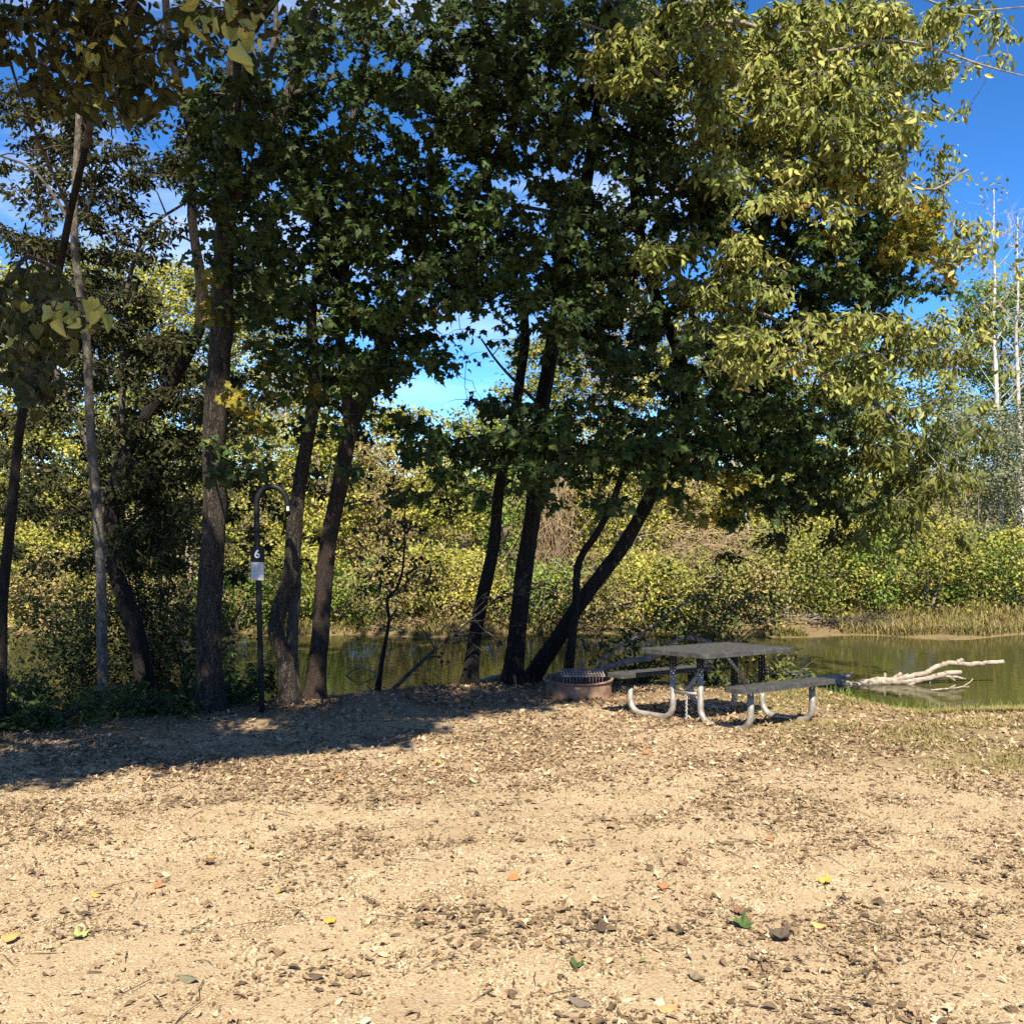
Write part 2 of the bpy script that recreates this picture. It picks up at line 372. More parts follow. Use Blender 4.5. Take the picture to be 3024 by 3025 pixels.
# ------------------------------------------------------------------ ground and water
def axis(segs):
    out = [np.arange(a, b, st) for a, b, st in segs]; return np.r_[np.concatenate(out), segs[-1][1]]
xs = axis([(-500, -60, 40), (-60, -14, 3), (-14, -6, .3), (-6, 6.5, .07), (6.5, 14, .3), (14, 60, 3), (60, 500, 40)])
ys = axis([(-40, 0, 4), (0, 2.6, .3), (2.6, 15.5, .07), (15.5, 26, .16), (26, 60, 2), (60, 900, 60)])
X, Y = np.meshgrid(xs, ys); Z = gz(X, Y)
near = (np.abs(X) < 6.5) & (Y > 2.6) & (Y < 15.5)
Z = Z+np.where(near, .012*(vnoise(X*9, Y*9)-.5), 0)
nx = len(xs); ny = len(ys); i = np.arange(ny-1)[:, None]*nx; j = np.arange(nx-1)[None]
q = np.stack([i+j, i+j+1, i+nx+j+1, i+nx+j], -1).reshape(-1, 4)
m, nt, n, l = newmat('campsite_ground')
g = n.new('ShaderNodeNewGeometry'); pos = g.outputs['Position']
sx = n.new('ShaderNodeSeparateXYZ'); l.new(pos, sx.inputs[0])
n1 = noise(n, l, pos, .9, 5); n2 = noise(n, l, pos, 7, 6, .7); n3 = noise(n, l, pos, 110, 5, .75)
vo = n.new('ShaderNodeTexVoronoi'); vo.inputs['Scale'].default_value = 120; l.new(pos, vo.inputs['Vector'])
vsep = n.new('ShaderNodeSeparateColor'); l.new(vo.outputs['Color'], vsep.inputs[0])
sand = ramp(n, [(.3, (.3, .205, .115)), (.5, (.47, .345, .2)), (.7, (.56, .435, .275))]); l.new(math_(n, l, 'ADD', math_(n, l, 'MULTIPLY', n1.outputs[0], .55), math_(n, l, 'MULTIPLY', n2.outputs[0], .45)), sand.inputs[0])
speck = ramp(n, [(0, (.13, .09, .05)), (.15, (.33, .235, .14)), (.5, (.46, .345, .21)), (.85, (.53, .42, .28)), (1, (.66, .56, .41))]); l.new(vsep.outputs[0], speck.inputs[0])
c = mix(n, l, .5, sand.outputs[0], speck.outputs[0])
c = mix(n, l, math_(n, l, 'MULTIPLY', n3.outputs[0], .35), c, (.18, .12, .07))
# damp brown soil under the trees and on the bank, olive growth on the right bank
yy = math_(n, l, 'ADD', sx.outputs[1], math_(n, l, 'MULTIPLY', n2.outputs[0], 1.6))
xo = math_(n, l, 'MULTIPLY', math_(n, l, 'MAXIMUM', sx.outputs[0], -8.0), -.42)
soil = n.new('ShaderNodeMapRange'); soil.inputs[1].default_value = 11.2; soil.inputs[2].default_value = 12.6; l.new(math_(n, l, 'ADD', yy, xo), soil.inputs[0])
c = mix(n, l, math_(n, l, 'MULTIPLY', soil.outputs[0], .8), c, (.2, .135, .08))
rt = n.new('ShaderNodeMapRange'); rt.inputs[1].default_value = 2.2; rt.inputs[2].default_value = 4.2; l.new(math_(n, l, 'ADD', sx.outputs[0], math_(n, l, 'MULTIPLY', n1.outputs[0], .8)), rt.inputs[0])
ry = n.new('ShaderNodeMapRange'); ry.inputs[1].default_value = 7.6; ry.inputs[2].default_value = 9.2; l.new(yy, ry.inputs[0])
c = mix(n, l, math_(n, l, 'MULTIPLY', math_(n, l, 'MULTIPLY', rt.outputs[0], ry.outputs[0]), .7), c, (.2, .155, .07))
fb = n.new('ShaderNodeMapRange'); fb.inputs[1].default_value = 18; fb.inputs[2].default_value = 18.5; l.new(sx.outputs[1], fb.inputs[0])
bank = ramp(n, [(.35, (.09, .06, .035)), (.5, (.19, .13, .075)), (.62, (.15, .15, .045))]); l.new(n2.outputs[0], bank.inputs[0])
c = mix(n, l, fb.outputs[0], c, bank.outputs[0])
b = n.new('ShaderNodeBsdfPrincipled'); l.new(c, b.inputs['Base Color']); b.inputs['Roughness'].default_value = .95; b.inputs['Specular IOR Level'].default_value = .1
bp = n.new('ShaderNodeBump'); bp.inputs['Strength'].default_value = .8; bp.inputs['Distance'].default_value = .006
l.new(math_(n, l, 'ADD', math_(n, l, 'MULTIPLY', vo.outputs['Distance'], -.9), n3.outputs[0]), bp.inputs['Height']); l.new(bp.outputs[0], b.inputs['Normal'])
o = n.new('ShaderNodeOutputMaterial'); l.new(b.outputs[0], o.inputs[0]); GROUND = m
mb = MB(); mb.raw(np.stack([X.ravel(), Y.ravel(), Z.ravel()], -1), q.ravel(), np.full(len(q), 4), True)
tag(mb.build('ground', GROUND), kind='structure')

m, nt, n, l = newmat('pond_water')
g = n.new('ShaderNodeNewGeometry')
b = n.new('ShaderNodeBsdfPrincipled'); b.inputs['Base Color'].default_value = (.055, .05, .016, 1); b.inputs['Roughness'].default_value = .03; b.inputs['IOR'].default_value = 1.33; b.inputs['Specular IOR Level'].default_value = 1.0
a1 = noise(n, l, mapping(n, l, g.outputs['Position'], (.8, 3.2, 1)), 2.2, 3); a2 = noise(n, l, mapping(n, l, g.outputs['Position'], (2, 8, 1)), 3, 2)
bp = n.new('ShaderNodeBump'); bp.inputs['Strength'].default_value = .055; bp.inputs['Distance'].default_value = .05
l.new(math_(n, l, 'ADD', a1.outputs[0], math_(n, l, 'MULTIPLY', a2.outputs[0], .35)), bp.inputs['Height']); l.new(bp.outputs[0], b.inputs['Normal'])
o = n.new('ShaderNodeOutputMaterial'); l.new(b.outputs[0], o.inputs[0])
mb = MB(); mb.faces([(-120, 9, WATER), (120, 9, WATER), (120, 24, WATER), (-120, 24, WATER)], [(0, 1, 2, 3)])
tag(mb.build('river_water', m), kind='structure')

# ------------------------------------------------------------------ the trees on the near bank
def pl(*t): return [P(*q) for q in t]
T = {}
def near_tree(key, name, label, base, bark, **k):
    T[key] = Tree(name, label, 'tree', base, bark, 'trees along the near bank', k.get('twig', TWIG)); return T[key]
def gp(px, d, sink=.12):        # a point of the ground d metres ahead under a pixel column
    x = (px-1512)/F*d; return np.array([x, d, float(gz(x, d))-sink])
A = near_tree('A', 'leaning_dark_tree', 'thin dark tree leaning right at the far left edge, big heart-shaped leaves overhead', gp(-25, 9.6), BARK_DARK)
A.limb([gp(-25, 9.6)]+pl((5, 1850, 9.6), (38, 1450, 9.5), (72, 1200, 9.4), (112, 1020, 9.3), (172, 800, 9.2), (210, 640, 9.0), (255, 430, 8.8), (300, 160, 8.6), (340, -120, 8.3), (420, -600, 7.9)), .075, .018, 14, .12, power=.55)
A.limb(pl((210, 640, 9.0), (120, 420, 8.4), (20, 160, 7.6)), .016, .008, 8, .1, False)
A.limb(pl((255, 430, 8.8), (330, 180, 7.6), (380, 60, 6.4), (430, -150, 5.6)), .035, .018, 8, .1, False)
A.limb(pl((172, 800, 9.2), (90, 760, 8.4), (20, 820, 7.2)), .025, .012, 7, .1, False)
A.limb(pl((112, 1020, 9.3), (60, 960, 7.6), (150, 890, 6.1), (250, 880, 5.75), (335, 872, 5.6)), .014, .004, 6, .1, False)
for px, py, d, q in ((120, 915, 6.2, 5), (165, 920, 5.9, 6), (215, 915, 5.8, 6), (240, 930, 5.75, 5), (310, 905, 5.65, 5), (60, 960, 6.6, 8)): A.spray(P(px, py, d), .07, q, 'p')
A.limb(pl((330, 180, 7.6), (480, 60, 6.2), (640, 20, 5.4), (720, 30, 5.1)), .014, .004, 6, .1, False)
for px, py, d, q in ((640, 45, 5.3, 9), (700, 60, 5.15, 12), (730, 90, 5.1, 7), (600, 50, 5.5, 5), (215, 110, 6.3, 4), (270, 120, 6.1, 5), (365, 50, 6, 3)): A.spray(P(px, py, d), .13, q, 'p')
B = near_tree('B', 'slim_pale_tree', 'slim tree with pale smooth trunk between the two dark leaning trunks on the left', gp(296, 10.7), BARK_PALE)
B.limb([gp(296, 10.7)]+pl((300, 1950, 10.7), (300, 1700, 10.7), (277, 1400, 10.7), (257, 1050, 10.7), (234, 850, 10.6), (224, 700, 10.6), (227, 400, 10.5), (240, 120, 10.4), (262, -250, 10.3)), .062, .028, 14, .08)
B.limb(pl((224, 700, 10.6), (180, 610, 10.6), (100, 500, 10.7), (0, 460, 10.8)), .022, .012, 7, .08, False)
B.limb(pl((282, 1450, 10.7), (240, 1500, 10.5), (160, 1520, 10.4)), .012, .005, 6, .1, False)
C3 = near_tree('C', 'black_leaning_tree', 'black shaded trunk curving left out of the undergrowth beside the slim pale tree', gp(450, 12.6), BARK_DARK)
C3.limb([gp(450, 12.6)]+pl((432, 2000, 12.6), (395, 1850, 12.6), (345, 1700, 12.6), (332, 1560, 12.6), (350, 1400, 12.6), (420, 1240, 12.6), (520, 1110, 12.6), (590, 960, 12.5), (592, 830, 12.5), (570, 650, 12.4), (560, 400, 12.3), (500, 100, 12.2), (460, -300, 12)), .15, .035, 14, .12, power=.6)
C3.limb(pl((350, 1400, 12.6), (360, 1150, 12.7), (370, 900, 12.8), (430, 690, 12.9), (560, 590, 13)), .05, .016, 8, .1, False)
C3.limb(pl((332, 1560, 12.6), (250, 1300, 12.9), (150, 1050, 13.2), (60, 700, 13.4)), .045, .015, 8, .1, False)
D4 = near_tree('D', 'thick_maple_tree', 'thickest straight trunk with flaky grey bark left of the black number post', gp(612, 10.95), BARK)
D4.limb([gp(612, 10.95)]+pl((617, 2000, 10.95), (622, 1750, 10.95), (632, 1400, 10.95), (642, 1150, 10.9), (655, 900, 10.9), (672, 620, 10.8), (692, 330, 10.8), (712, 130, 10.7), (762, 40, 10.6), (830, -80, 10.5), (900, -400, 10.2)), .145, .085, 20, .1)
D4.limb(pl((672, 620, 10.8), (800, 420, 10.9), (850, 280, 11), (905, 120, 11.1), (935, -60, 11.2), (960, -500, 11.2)), .06, .035, 10, .1, False)
D4.limb(pl((845, 290, 11), (925, 255, 11.2), (1010, 225, 11.4)), .03, .015, 8, .1, False)
D4.limb(pl((805, 410, 10.9), (800, 200, 11), (812, 60, 11), (800, -200, 11)), .035, .022, 8, .1, False)
D4.limb(pl((712, 130, 10.7), (640, -150, 9.8), (560, -450, 8.8)), .05, .02, 8, .1, False)
D4.limb(pl((762, 40, 10.6), (700, -300, 9), (620, -900, 7.6)), .05, .02, 8, .1, False)
E5 = near_tree('E', 'crooked_tree', 'crooked trunk with a swollen bulge low down, just right of the number post', gp(858, 11.5), BARK)
E5.limb([gp(862, 11.5)]+pl((850, 2020, 11.5), (842, 1950, 11.5), (815, 1865, 11.5), (828, 1790, 11.5), (858, 1690, 11.5), (872, 1560, 11.5), (888, 1420, 11.5), (915, 1240, 11.5), (932, 1100, 11.5), (925, 900, 11.5), (960, 700, 11.5), (1000, 420, 11.4)), .105, .04, 16, .14)
E5.limb([gp(872, 11.75)]+pl((866, 1980, 11.75), (866, 1850, 11.75), (872, 1740, 11.7), (868, 1640, 11.6)), .085, .06, 12, .12, False)
F6 = near_tree('F', 'leaning_maple_tree', 'reddish maple trunk leaning right, next to the crooked bulging trunk', gp(925, 11.9), BARK_RED)
F6.limb([gp(925, 11.9)]+pl((935, 1980, 11.9), (960, 1700, 11.9), (1000, 1450, 11.9), (1032, 1270, 11.9), (1080, 1170, 11.9), (1135, 1020, 11.9), (1235, 830, 11.8), (1390, 580, 11.7), (1510, 380, 11.6), (1545, 180, 11.5), (1560, -40, 11.3), (1580, -500, 11)), .115, .045, 16, .1)
F6.limb(pl((1032, 1270, 11.9), (1005, 1000, 12), (1018, 800, 12), (1040, 400, 12), (1062, 260, 12), (1090, 20, 11.9), (1110, -300, 11.7)), .07, .035, 10, .1, False)
F6.limb(pl((1050, 330, 12), (1140, 240, 12.1), (1230, 130, 12.2), (1345, 10, 12.2), (1420, -200, 12)), .04, .02, 8, .1, False)
F6.limb(pl((1390, 580, 11.7), (1600, 620, 11.6), (1750, 640, 11.6), (1860, 580, 11.5)), .03, .015, 7, .1, False)
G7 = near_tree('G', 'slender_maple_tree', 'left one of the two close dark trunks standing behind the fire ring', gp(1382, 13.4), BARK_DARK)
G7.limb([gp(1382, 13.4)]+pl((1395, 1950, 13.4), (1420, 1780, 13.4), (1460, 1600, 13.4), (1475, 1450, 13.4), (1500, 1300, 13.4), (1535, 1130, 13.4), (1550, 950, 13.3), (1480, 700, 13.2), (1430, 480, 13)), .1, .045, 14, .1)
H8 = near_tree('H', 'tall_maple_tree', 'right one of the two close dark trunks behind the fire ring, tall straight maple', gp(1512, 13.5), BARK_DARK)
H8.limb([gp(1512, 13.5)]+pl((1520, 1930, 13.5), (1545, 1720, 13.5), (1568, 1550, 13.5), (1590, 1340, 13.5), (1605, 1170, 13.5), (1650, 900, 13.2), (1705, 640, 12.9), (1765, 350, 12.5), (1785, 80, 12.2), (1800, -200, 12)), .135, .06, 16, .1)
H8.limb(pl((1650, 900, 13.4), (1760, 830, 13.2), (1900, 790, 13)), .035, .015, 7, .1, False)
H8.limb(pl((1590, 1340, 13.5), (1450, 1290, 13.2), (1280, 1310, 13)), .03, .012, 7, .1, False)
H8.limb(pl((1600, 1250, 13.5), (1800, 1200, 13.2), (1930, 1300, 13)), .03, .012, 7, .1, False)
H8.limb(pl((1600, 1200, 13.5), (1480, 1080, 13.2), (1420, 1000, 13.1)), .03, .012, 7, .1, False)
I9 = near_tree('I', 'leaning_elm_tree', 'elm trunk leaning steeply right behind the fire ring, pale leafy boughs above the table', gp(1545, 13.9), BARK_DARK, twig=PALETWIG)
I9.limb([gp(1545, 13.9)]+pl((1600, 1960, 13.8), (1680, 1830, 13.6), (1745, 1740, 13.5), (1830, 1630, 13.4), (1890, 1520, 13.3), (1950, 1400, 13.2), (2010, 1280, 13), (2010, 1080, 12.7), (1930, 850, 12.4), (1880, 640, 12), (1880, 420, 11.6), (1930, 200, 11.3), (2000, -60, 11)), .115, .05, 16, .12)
PALE = []
I9.limb(pl((1800, 690, 12), (1850, 730, 11.8), (2000, 815, 11.5), (2160, 885, 11.3), (2330, 960, 11.2), (2440, 1010, 11)), .04, .014, 8, .1, False)
I9.limb(pl((1880, 640, 12), (1830, 670, 12), (1800, 690, 12)), .04, .04, 8, .1, False)
I9.limb(pl((1890, 400, 11.6), (1960, 230, 11.3), (2050, 100, 11), (2190, 65, 10.8), (2400, 150, 10.6), (2650, 120, 10.5), (2900, 190, 10.4), (3060, 230, 10.4)), .028, .006, 8, .1, False)
I9.limb(pl((1900, 620, 12), (2080, 520, 11.6), (2300, 460, 11.3), (2520, 430, 11), (2720, 560, 10.9), (2860, 500, 10.8)), .04, .01, 8, .1, False)
I9.limb(pl((2010, 1250, 13), (2150, 1160, 12.6), (2330, 1190, 12.3), (2560, 1180, 12), (2720, 1330, 11.8)), .05, .012, 8, .1, False)
I9.limb(pl((1960, 230, 11.3), (1820, 110, 11), (1700, 60, 10.8)), .03, .012, 7, .1, False)
I9.limb(pl((2000, -60, 11), (2200, -200, 10.6), (2500, -120, 10.4), (2800, 20, 10.3), (3050, 20, 10.3)), .026, .006, 8, .1, False)
J10 = near_tree('J', 'thin_maple_tree', 'thin upright dark stem crossing the leaning elm trunk behind the fire ring', gp(1672, 13.3), BARK_DARK)
J10.limb([gp(1672, 13.3)]+pl((1682, 1930, 13.3), (1700, 1780, 13.3), (1712, 1660, 13.3), (1760, 1580, 13.3), (1800, 1500, 13.2), (1850, 1380, 13), (1950, 1250, 12.7), (2100, 1060, 12.3), (2350, 820, 12.3), (2550, 720, 12.1), (2780, 690, 12)), .06, .02, 14, .1)
J10.limb(pl((2100, 1060, 12.5), (2330, 1030, 12.2), (2560, 900, 12), (2700, 860, 11.9)), .03, .012, 7, .1, False)
J10.limb(pl((1850, 1380, 13), (2020, 1400, 12.8), (2200, 1450, 12.7), (2400, 1420, 12.6)), .03, .01, 7, .1, False)

# where each kind of foliage hangs: one character per 100 px of the photograph, kind and thickness (0-9)
KMAP = ["hhhhhkhhkmmmmmmmmmeeeeeeeeeeee", "hhhhhkkkkmmmmmmmmeeeeeeeeeeeee", "khhhhkmmmmmmmmmmmmeeeeeeeeeeee", "kkkkkkmmmmmmmmmmmmmmeeeeeeeeee",
        "kkkkkkmmmmmmmmmmmmmmeeeeeeeeee", "kkkkkkmmmmmmmmmmmmmmmeeeeoeeee", "kkkkkkmmmmmmmmmmmmmmmmmmemooee", "kkkkkommmmmmmmmmmmmeeeemmmooee",
        "hkkkkkommmmmmmmmmmmeeeemmmmmee", "hhkkkkommmmmmmmmmmmmeeeeeeeeee", "hkkkkkmommmmmmmmmmmmmeeeeeerre", "hkkkkkkoommmmmmmmmmmmmmmeeeree",
        "kkkkkkkommmmmmmmmmmmmmmmmrrrrr", "kkkkkkmmmmmmmmmmmmmmmmmmmrrrrr", "kkkkkkkkkkmmmmmmmmmmmommmrrrrr", "kkkkkkkkkkkkmmmmmmmmomkkkrrrrr",
        "kkkkkkkkkkkkkkkkkkkkkkkkkrrrrr"]
DMAP = ["769997884876689999989999999854", "558995433866899999899999998631", "569984898689999989999899997410", "678437995674698898985899998410",
        "478549999988897776898999997400", "367656899897976585489989998300", "435743798999999689889988999840", "775752699999999999998999999861",
        "988842888988699999759999998511", "988852693799942189997988898652", "976688669899832148976888875341", "765577777895010004688988773221",
        "754675755534628996589899876430", "653899753240699999999899888740", "654897532111577645635787877630", "544996422100000000004434555320", "444885521000000000000201000000"]
TAU = [0, .12, .25, .4, .6, .9, 1.25, 1.75, 2.5, 3.6]
DEP = {'h': (6.2, 8.2), 'k': (12.0, 14.5), 'm': (10.6, 12.6), 'o': (10.6, 12.2), 'e': (10.2, 12.6), 'r': (11.3, 12.8)}
DENS = 1.75
def owner(kind, px, py, d):
    if kind == 'h': return A
    if kind == 'k':
        if px < 200: return A if py < 900 else C3
        if px < 300 and py < 1000: return B
        return C3
    if kind in 'er': return I9
    if px < 880: return D4
    if px < 1290 and not (1130 < px and py > 1180): return F6 if px > 990 or py < 900 else E5
    if px < 1460: return G7 if py > 500 else F6
    if px < 1960: return H8
    return J10
GAPS = [P(634, 1300, 10.9), P(642, 1240, 10.85), P(628, 1480, 10.9), P(285, 1490, 10.65), P(955, 1720, 11.85), P(850, 2000, 11.4), P(872, 1560, 11.4), P(1380, 1960, 13.3), G(760, 2140), P(1290, 690, 10.9), P(1000, 1010, 11), P(1900, 1330, 12)]
def in_gap(p, r): return any(np.linalg.norm(np.cross(p-g, LD)) < r and np.dot(p-g, LD) < -.3 for g in GAPS)
def place(px, py, kind, tau, area=1e4):
    K = KINDS[kind]
    d0, d1 = DEP[kind]
    if kind in 'mo' and 480 < px < 930: d0, d1 = 9.7, 12.0
    lobes = 5 if tau > 2 else 4 if tau > 1 else 2 if tau > .3 else 1
    for q in range(lobes):
        ix = px+rng.uniform(-50, 50); iy = py+rng.uniform(-50, 50)
        d = d0+(d1-d0)*(q+rng.random())/lobes
        for _ in range(40):
            p = P(ix, iy, d); hx, hy = shade_at(p)
            if hy[0] >= sunny_limit(hx[0]): break
            d += .2
        nl = DENS*tau*area/lobes/(K['area']*K['size']**2*.62*(F/d)**2)
        nl = int(nl+rng.random())
        if nl < 1 or in_gap(p, .36): continue
        owner(kind, ix, iy, d).spray(p, .17+.13*rng.random(), max(nl, 1), kind)
for r_ in range(17):
    for c_ in range(30):
        v = int(DMAP[r_][c_])
        if v: place(c_*100+50, r_*100+50, KMAP[r_][c_], TAU[v])
# the crowns go on above the frame and towards the camera and shade the trunks below
cnt = 0
while cnt < 640:
    hx = rng.uniform(-7.5, 1.7) if cnt % 3 else rng.uniform(-5.5, -1.2); hy = sunny_limit(hx)+.15+8.2*rng.random()**1.7; g0 = -.09*hy; z = rng.uniform(3.6, 9.6)
    p = np.array([hx, hy, g0])-LD*((z-g0)/-LD[2]); px, py = proj(p)
    if py[0] > -70 or p[1] < 2.2 or in_gap(p, .46): continue
    t = D4 if p[0] < -1.9 else F6 if p[0] < -.4 else H8
    if p[0] < -4.2 and p[1] < 9: t = A
    t.spray(p, .34+.18*rng.random(), int(rng.uniform(70, 115)), 'm' if t is not A else 'h'); cnt += 1
for k, t in T.items(): t.finish(hang=(k in 'I'))

# ------------------------------------------------------------------ plants on the far bank
def far_plant(px, d, h, wd, pal, label, name='bank_shrub', cat='shrub', lean=0, bare=0.0, bark=None, size=.13, stems=3, low=.12, dens=1.0):
    x = (px-1512)/F*d; base = np.array([x, d, float(gz(x, d))-.08])
    t = Tree(name, label, cat, base, bark or FTWIG, 'trees and shrubs along the far bank', FTWIG)
    if stems == 1:
        k = [base]+[base+np.array([lean*f*h+.1*math.sin(f*5+px), .0, f*h*.92]) for f in (.25, .5, .75, 1)]
        t.limb(k, .03+.011*h, .012, 8, .1)
    else:
        for q in range(stems):
            a = rng.random()*6.28; e = np.array([math.cos(a)*wd*.3+lean*h, math.sin(a)*wd*.25, h*(.6+.3*rng.random())])
            t.limb([base+rng.normal(0, .04, 3)*[1, 1, 0], base+e*[.35, .35, .5], base+e], .022+.006*h, .008, 6, .1, q == 0)
    ncl = int(8*h*wd*dens*(1-bare)*1.25)+3
    mb = MB(); K = dict(size=size)
    for _ in range(ncl):
        f = low+(1-low)*rng.random()**.8
        rr = wd/2*math.sqrt(max(.08, 1-abs((f-.45)/.62)**2.2))
        a = rng.random()*6.28; q = rr*rng.random()**.5
        c = base+np.array([math.cos(a)*q+lean*h*f, math.sin(a)*q*.8, h*f])
        rad = .11+.2*rng.random()
        if bare < .9:
            nl = int(rng.uniform(40, 75))
            pos = c+rng.normal(0, 1, (nl, 3))*[rad, rad, rad*.6]
            tip, nor = leaf_dirs(nl, .5, 1, .3); add_leaves(mb, QUAD, pos, tip, nor, size*(.6+.7*rng.random(nl)))
        if rng.random() < (.3 if bare < .5 else 1):
            t.clumps.append((c, rad, 3, 'k'))
    # twigs carry the leaf clumps; the few leaves of the sprays are left to the crown below
    N = np.vstack(t.nodes)
    for c, rad, n_, k_ in t.clumps:
        a = N[np.argmin(np.linalg.norm(N-c, axis=1)+.6*np.clip(N[:, 2]-c[2], 0, 9))]
        if np.linalg.norm(c-a) < .1: continue
        t.br.tube(spline([a, (a+c)/2+[0, 0, .12*np.linalg.norm(c-a)], c], .25), np.linspace(.012, .004, len(spline([a, (a+c)/2, c], .25)))[0] if False else .008, 4, 0, False)
        for _ in range(2): t.br.tube(np.array([c, c+rng.normal(0, .16, 3), c+rng.normal(0, .3, 3)+[0, 0, .1]]), [.006, .005, .003], 3, 0, False)
    t.clumps = []
    t.finish()
    if mb.n: mb.build('crown', FAR[pal], t.root)
    return t
W_ = 'on the far bank'
back = [(40, 28, 8.2, 4.6, 'yg', 'yellow-green tree on the far bank behind the leftmost leaning trunk'), (300, 29, 8.8, 4.2, 'ol', 'tall olive tree on the far bank behind the slim pale trunk'),
 (560, 28, 8.3, 4.0, 'yg', 'tall yellow-green tree on the far bank left of the thickest trunk'), (800, 29, 8.2, 3.6, 'ol', 'olive tree on the far bank right behind the hooked number post'),
 (1000, 27, 5.4, 3.2, 'yg', 'pale yellow tree on the far bank left of the open blue sky gap'), (1180, 28, 4.1, 3.0, 'yg', 'low yellow-green tree on the far bank under the blue sky gap'),
 (1400, 27.5, 4.1, 3.0, 'yg', 'yellow-tipped tree on the far bank behind the slender maple trunk'), (1600, 28.5, 6.2, 3.0, 'ol', 'olive tree on the far bank right of the tall maple trunk'),
 (1800, 29, 8.4, 3.0, 'tan', 'tall tan and pinkish tree on the far bank above the leaning elm'), (2010, 28, 6.6, 3.2, 'yg', 'yellow-green tree on the far bank left above the picnic table'),
 (2240, 28, 6.6, 3.2, 'ol', 'olive tree on the far bank straight above the picnic table'), (2480, 29, 6.4, 3.2, 'gr', 'dark green tree on the far bank right of the picnic table'),
 (2720, 30, 6.6, 3.4, 'ol', 'olive tree on the far bank behind the willow'), (2960, 31, 8.2, 3.6, 'gr', 'green tree on the far bank behind the white sycamores'), (3180, 29, 6.8, 3.6, 'ol', 'olive tree on the far bank at the right picture edge')]
for px, d, h, wd, pal, lab in back:
    far_plant(px, d, h, wd, pal, lab, 'bank_tree', 'tree', stems=1, bark=BARK_PALE, low=.06, dens=.95, size=.115)
mid = [(-60, 24, 4.2, 2.8, 'ye', 'gold bush on the far bank at the left edge beside the dark leaning trunk'), (130, 23.5, 4.4, 2.4, 'yg', 'yellow bush between the leftmost trunk and the slim pale trunk'), (390, 24.5, 4.6, 2.6, 'ol', 'olive bush across the water behind the black curved trunk'),
 (560, 23.6, 3.8, 2.0, 'ol', 'olive bush across the water just left of the thickest trunk'), (740, 24.2, 4.3, 2.2, 'ye', 'gold-green bush across the water behind the notice on the post'), (940, 23.8, 3.9, 2.2, 'yg', 'yellow-green bush across the water between the crooked and reddish trunks'),
 (1120, 24.4, 3.5, 2.2, 'tan', 'tan-brown bush across the water above the dark sapling'), (1290, 23.6, 3.2, 2.2, 'yg', 'pale yellow bush across the water left of the slender maple'), (1490, 24.5, 3.9, 1.7, 'gr', 'bright green vine-covered bush between the two close maple trunks'),
 (1680, 24.6, 3.4, 2.0, 'tan', 'dry tan bush across the water right of the tall maple trunk'), (1850, 23.8, 3.7, 2.2, 'yg', 'yellow bush across the water behind the fork of the leaning elm'), (2040, 24.2, 3.3, 2.2, 'tan', 'brown dried bush across the water left above the tabletop'),
 (2230, 23.6, 3.4, 2.2, 'yg', 'yellow-green bush across the water straight above the tabletop'), (2430, 24, 3.6, 2.4, 'ye', 'big gold-green bush across the water right above the table'), (2620, 23.4, 3.2, 2.0, 'yg', 'yellow bush across the water left of the willow'),
 (2890, 23.6, 4.3, 2.3, 'wil', 'grey-green willow bush under the white sycamore trunks'), (3080, 23.5, 4.4, 2.3, 'wil', 'grey-green willow bush cut by the right picture edge')]
for px, d, h, wd, pal, lab in mid:
    far_plant(px, d, h, wd, pal, lab, 'willow_shrub' if pal == 'wil' else 'bank_shrub', 'shrub', stems=4, low=.05, size=.075 if pal == 'wil' else .095, dens=1.6 if pal == 'wil' else 1.1)
front = [(20, 'yg', 1.7), (170, 'tan', 1.3), (330, 'ye', 1.5), (500, 'tan', 1.0), (690, 'gr', 1.2), (860, 'yg', 1.4), (1010, 'gr', 1.1), (1180, 'tan', 1.2), (1330, 'yg', 1.4), (1450, 'tan', .9), (1600, 'gr', 1.2),
 (1760, 'tan', 1.1), (1900, 'yg', 1.4), (2060, 'ol', 1.5), (2190, 'tan', 1.2), (2330, 'ol', 1.7), (2470, 'yg', 1.9), (2600, 'gr', 1.6), (2760, 'ye', 1.9), (2880, 'gr', 1.4), (3010, 'yg', 1.5)]
PN = {'yg': 'yellow-green', 'tan': 'dry tan', 'ye': 'gold-leaved', 'gr': 'fresh green', 'ol': 'olive'}
FL = ['below the leftmost leaning trunk', 'left of the slim pale trunk', 'behind the foot of the black curved trunk', 'between the black trunk and the thickest trunk', 'right of the thickest trunk', 'behind the bulge of the crooked trunk', 'right of the reddish maple trunk', 'behind the dark sapling', 'left of the slender maple trunk', 'between the two close maple trunks', 'right of the tall maple trunk', 'behind the foot of the leaning elm', 'behind the fire ring', 'left above the picnic table', 'over the middle of the tabletop', 'over the right end of the tabletop', 'just right of the tabletop', 'above the stick pile', 'left below the willow', 'below the white sycamores', 'at the right picture edge']
for (px, pal, h), lab in zip(front, FL):
    d = 20.3+rng.uniform(-.3, .5)+(.9 if px > 2600 else .3 if px > 2250 else 0)
    far_plant(px, d, h*1.1, 2.3, pal, 'low %s shrub at the far waterline %s' % (PN[pal], lab), 'waterside_shrub', 'shrub', stems=4, low=.0, size=.08, dens=1.7)
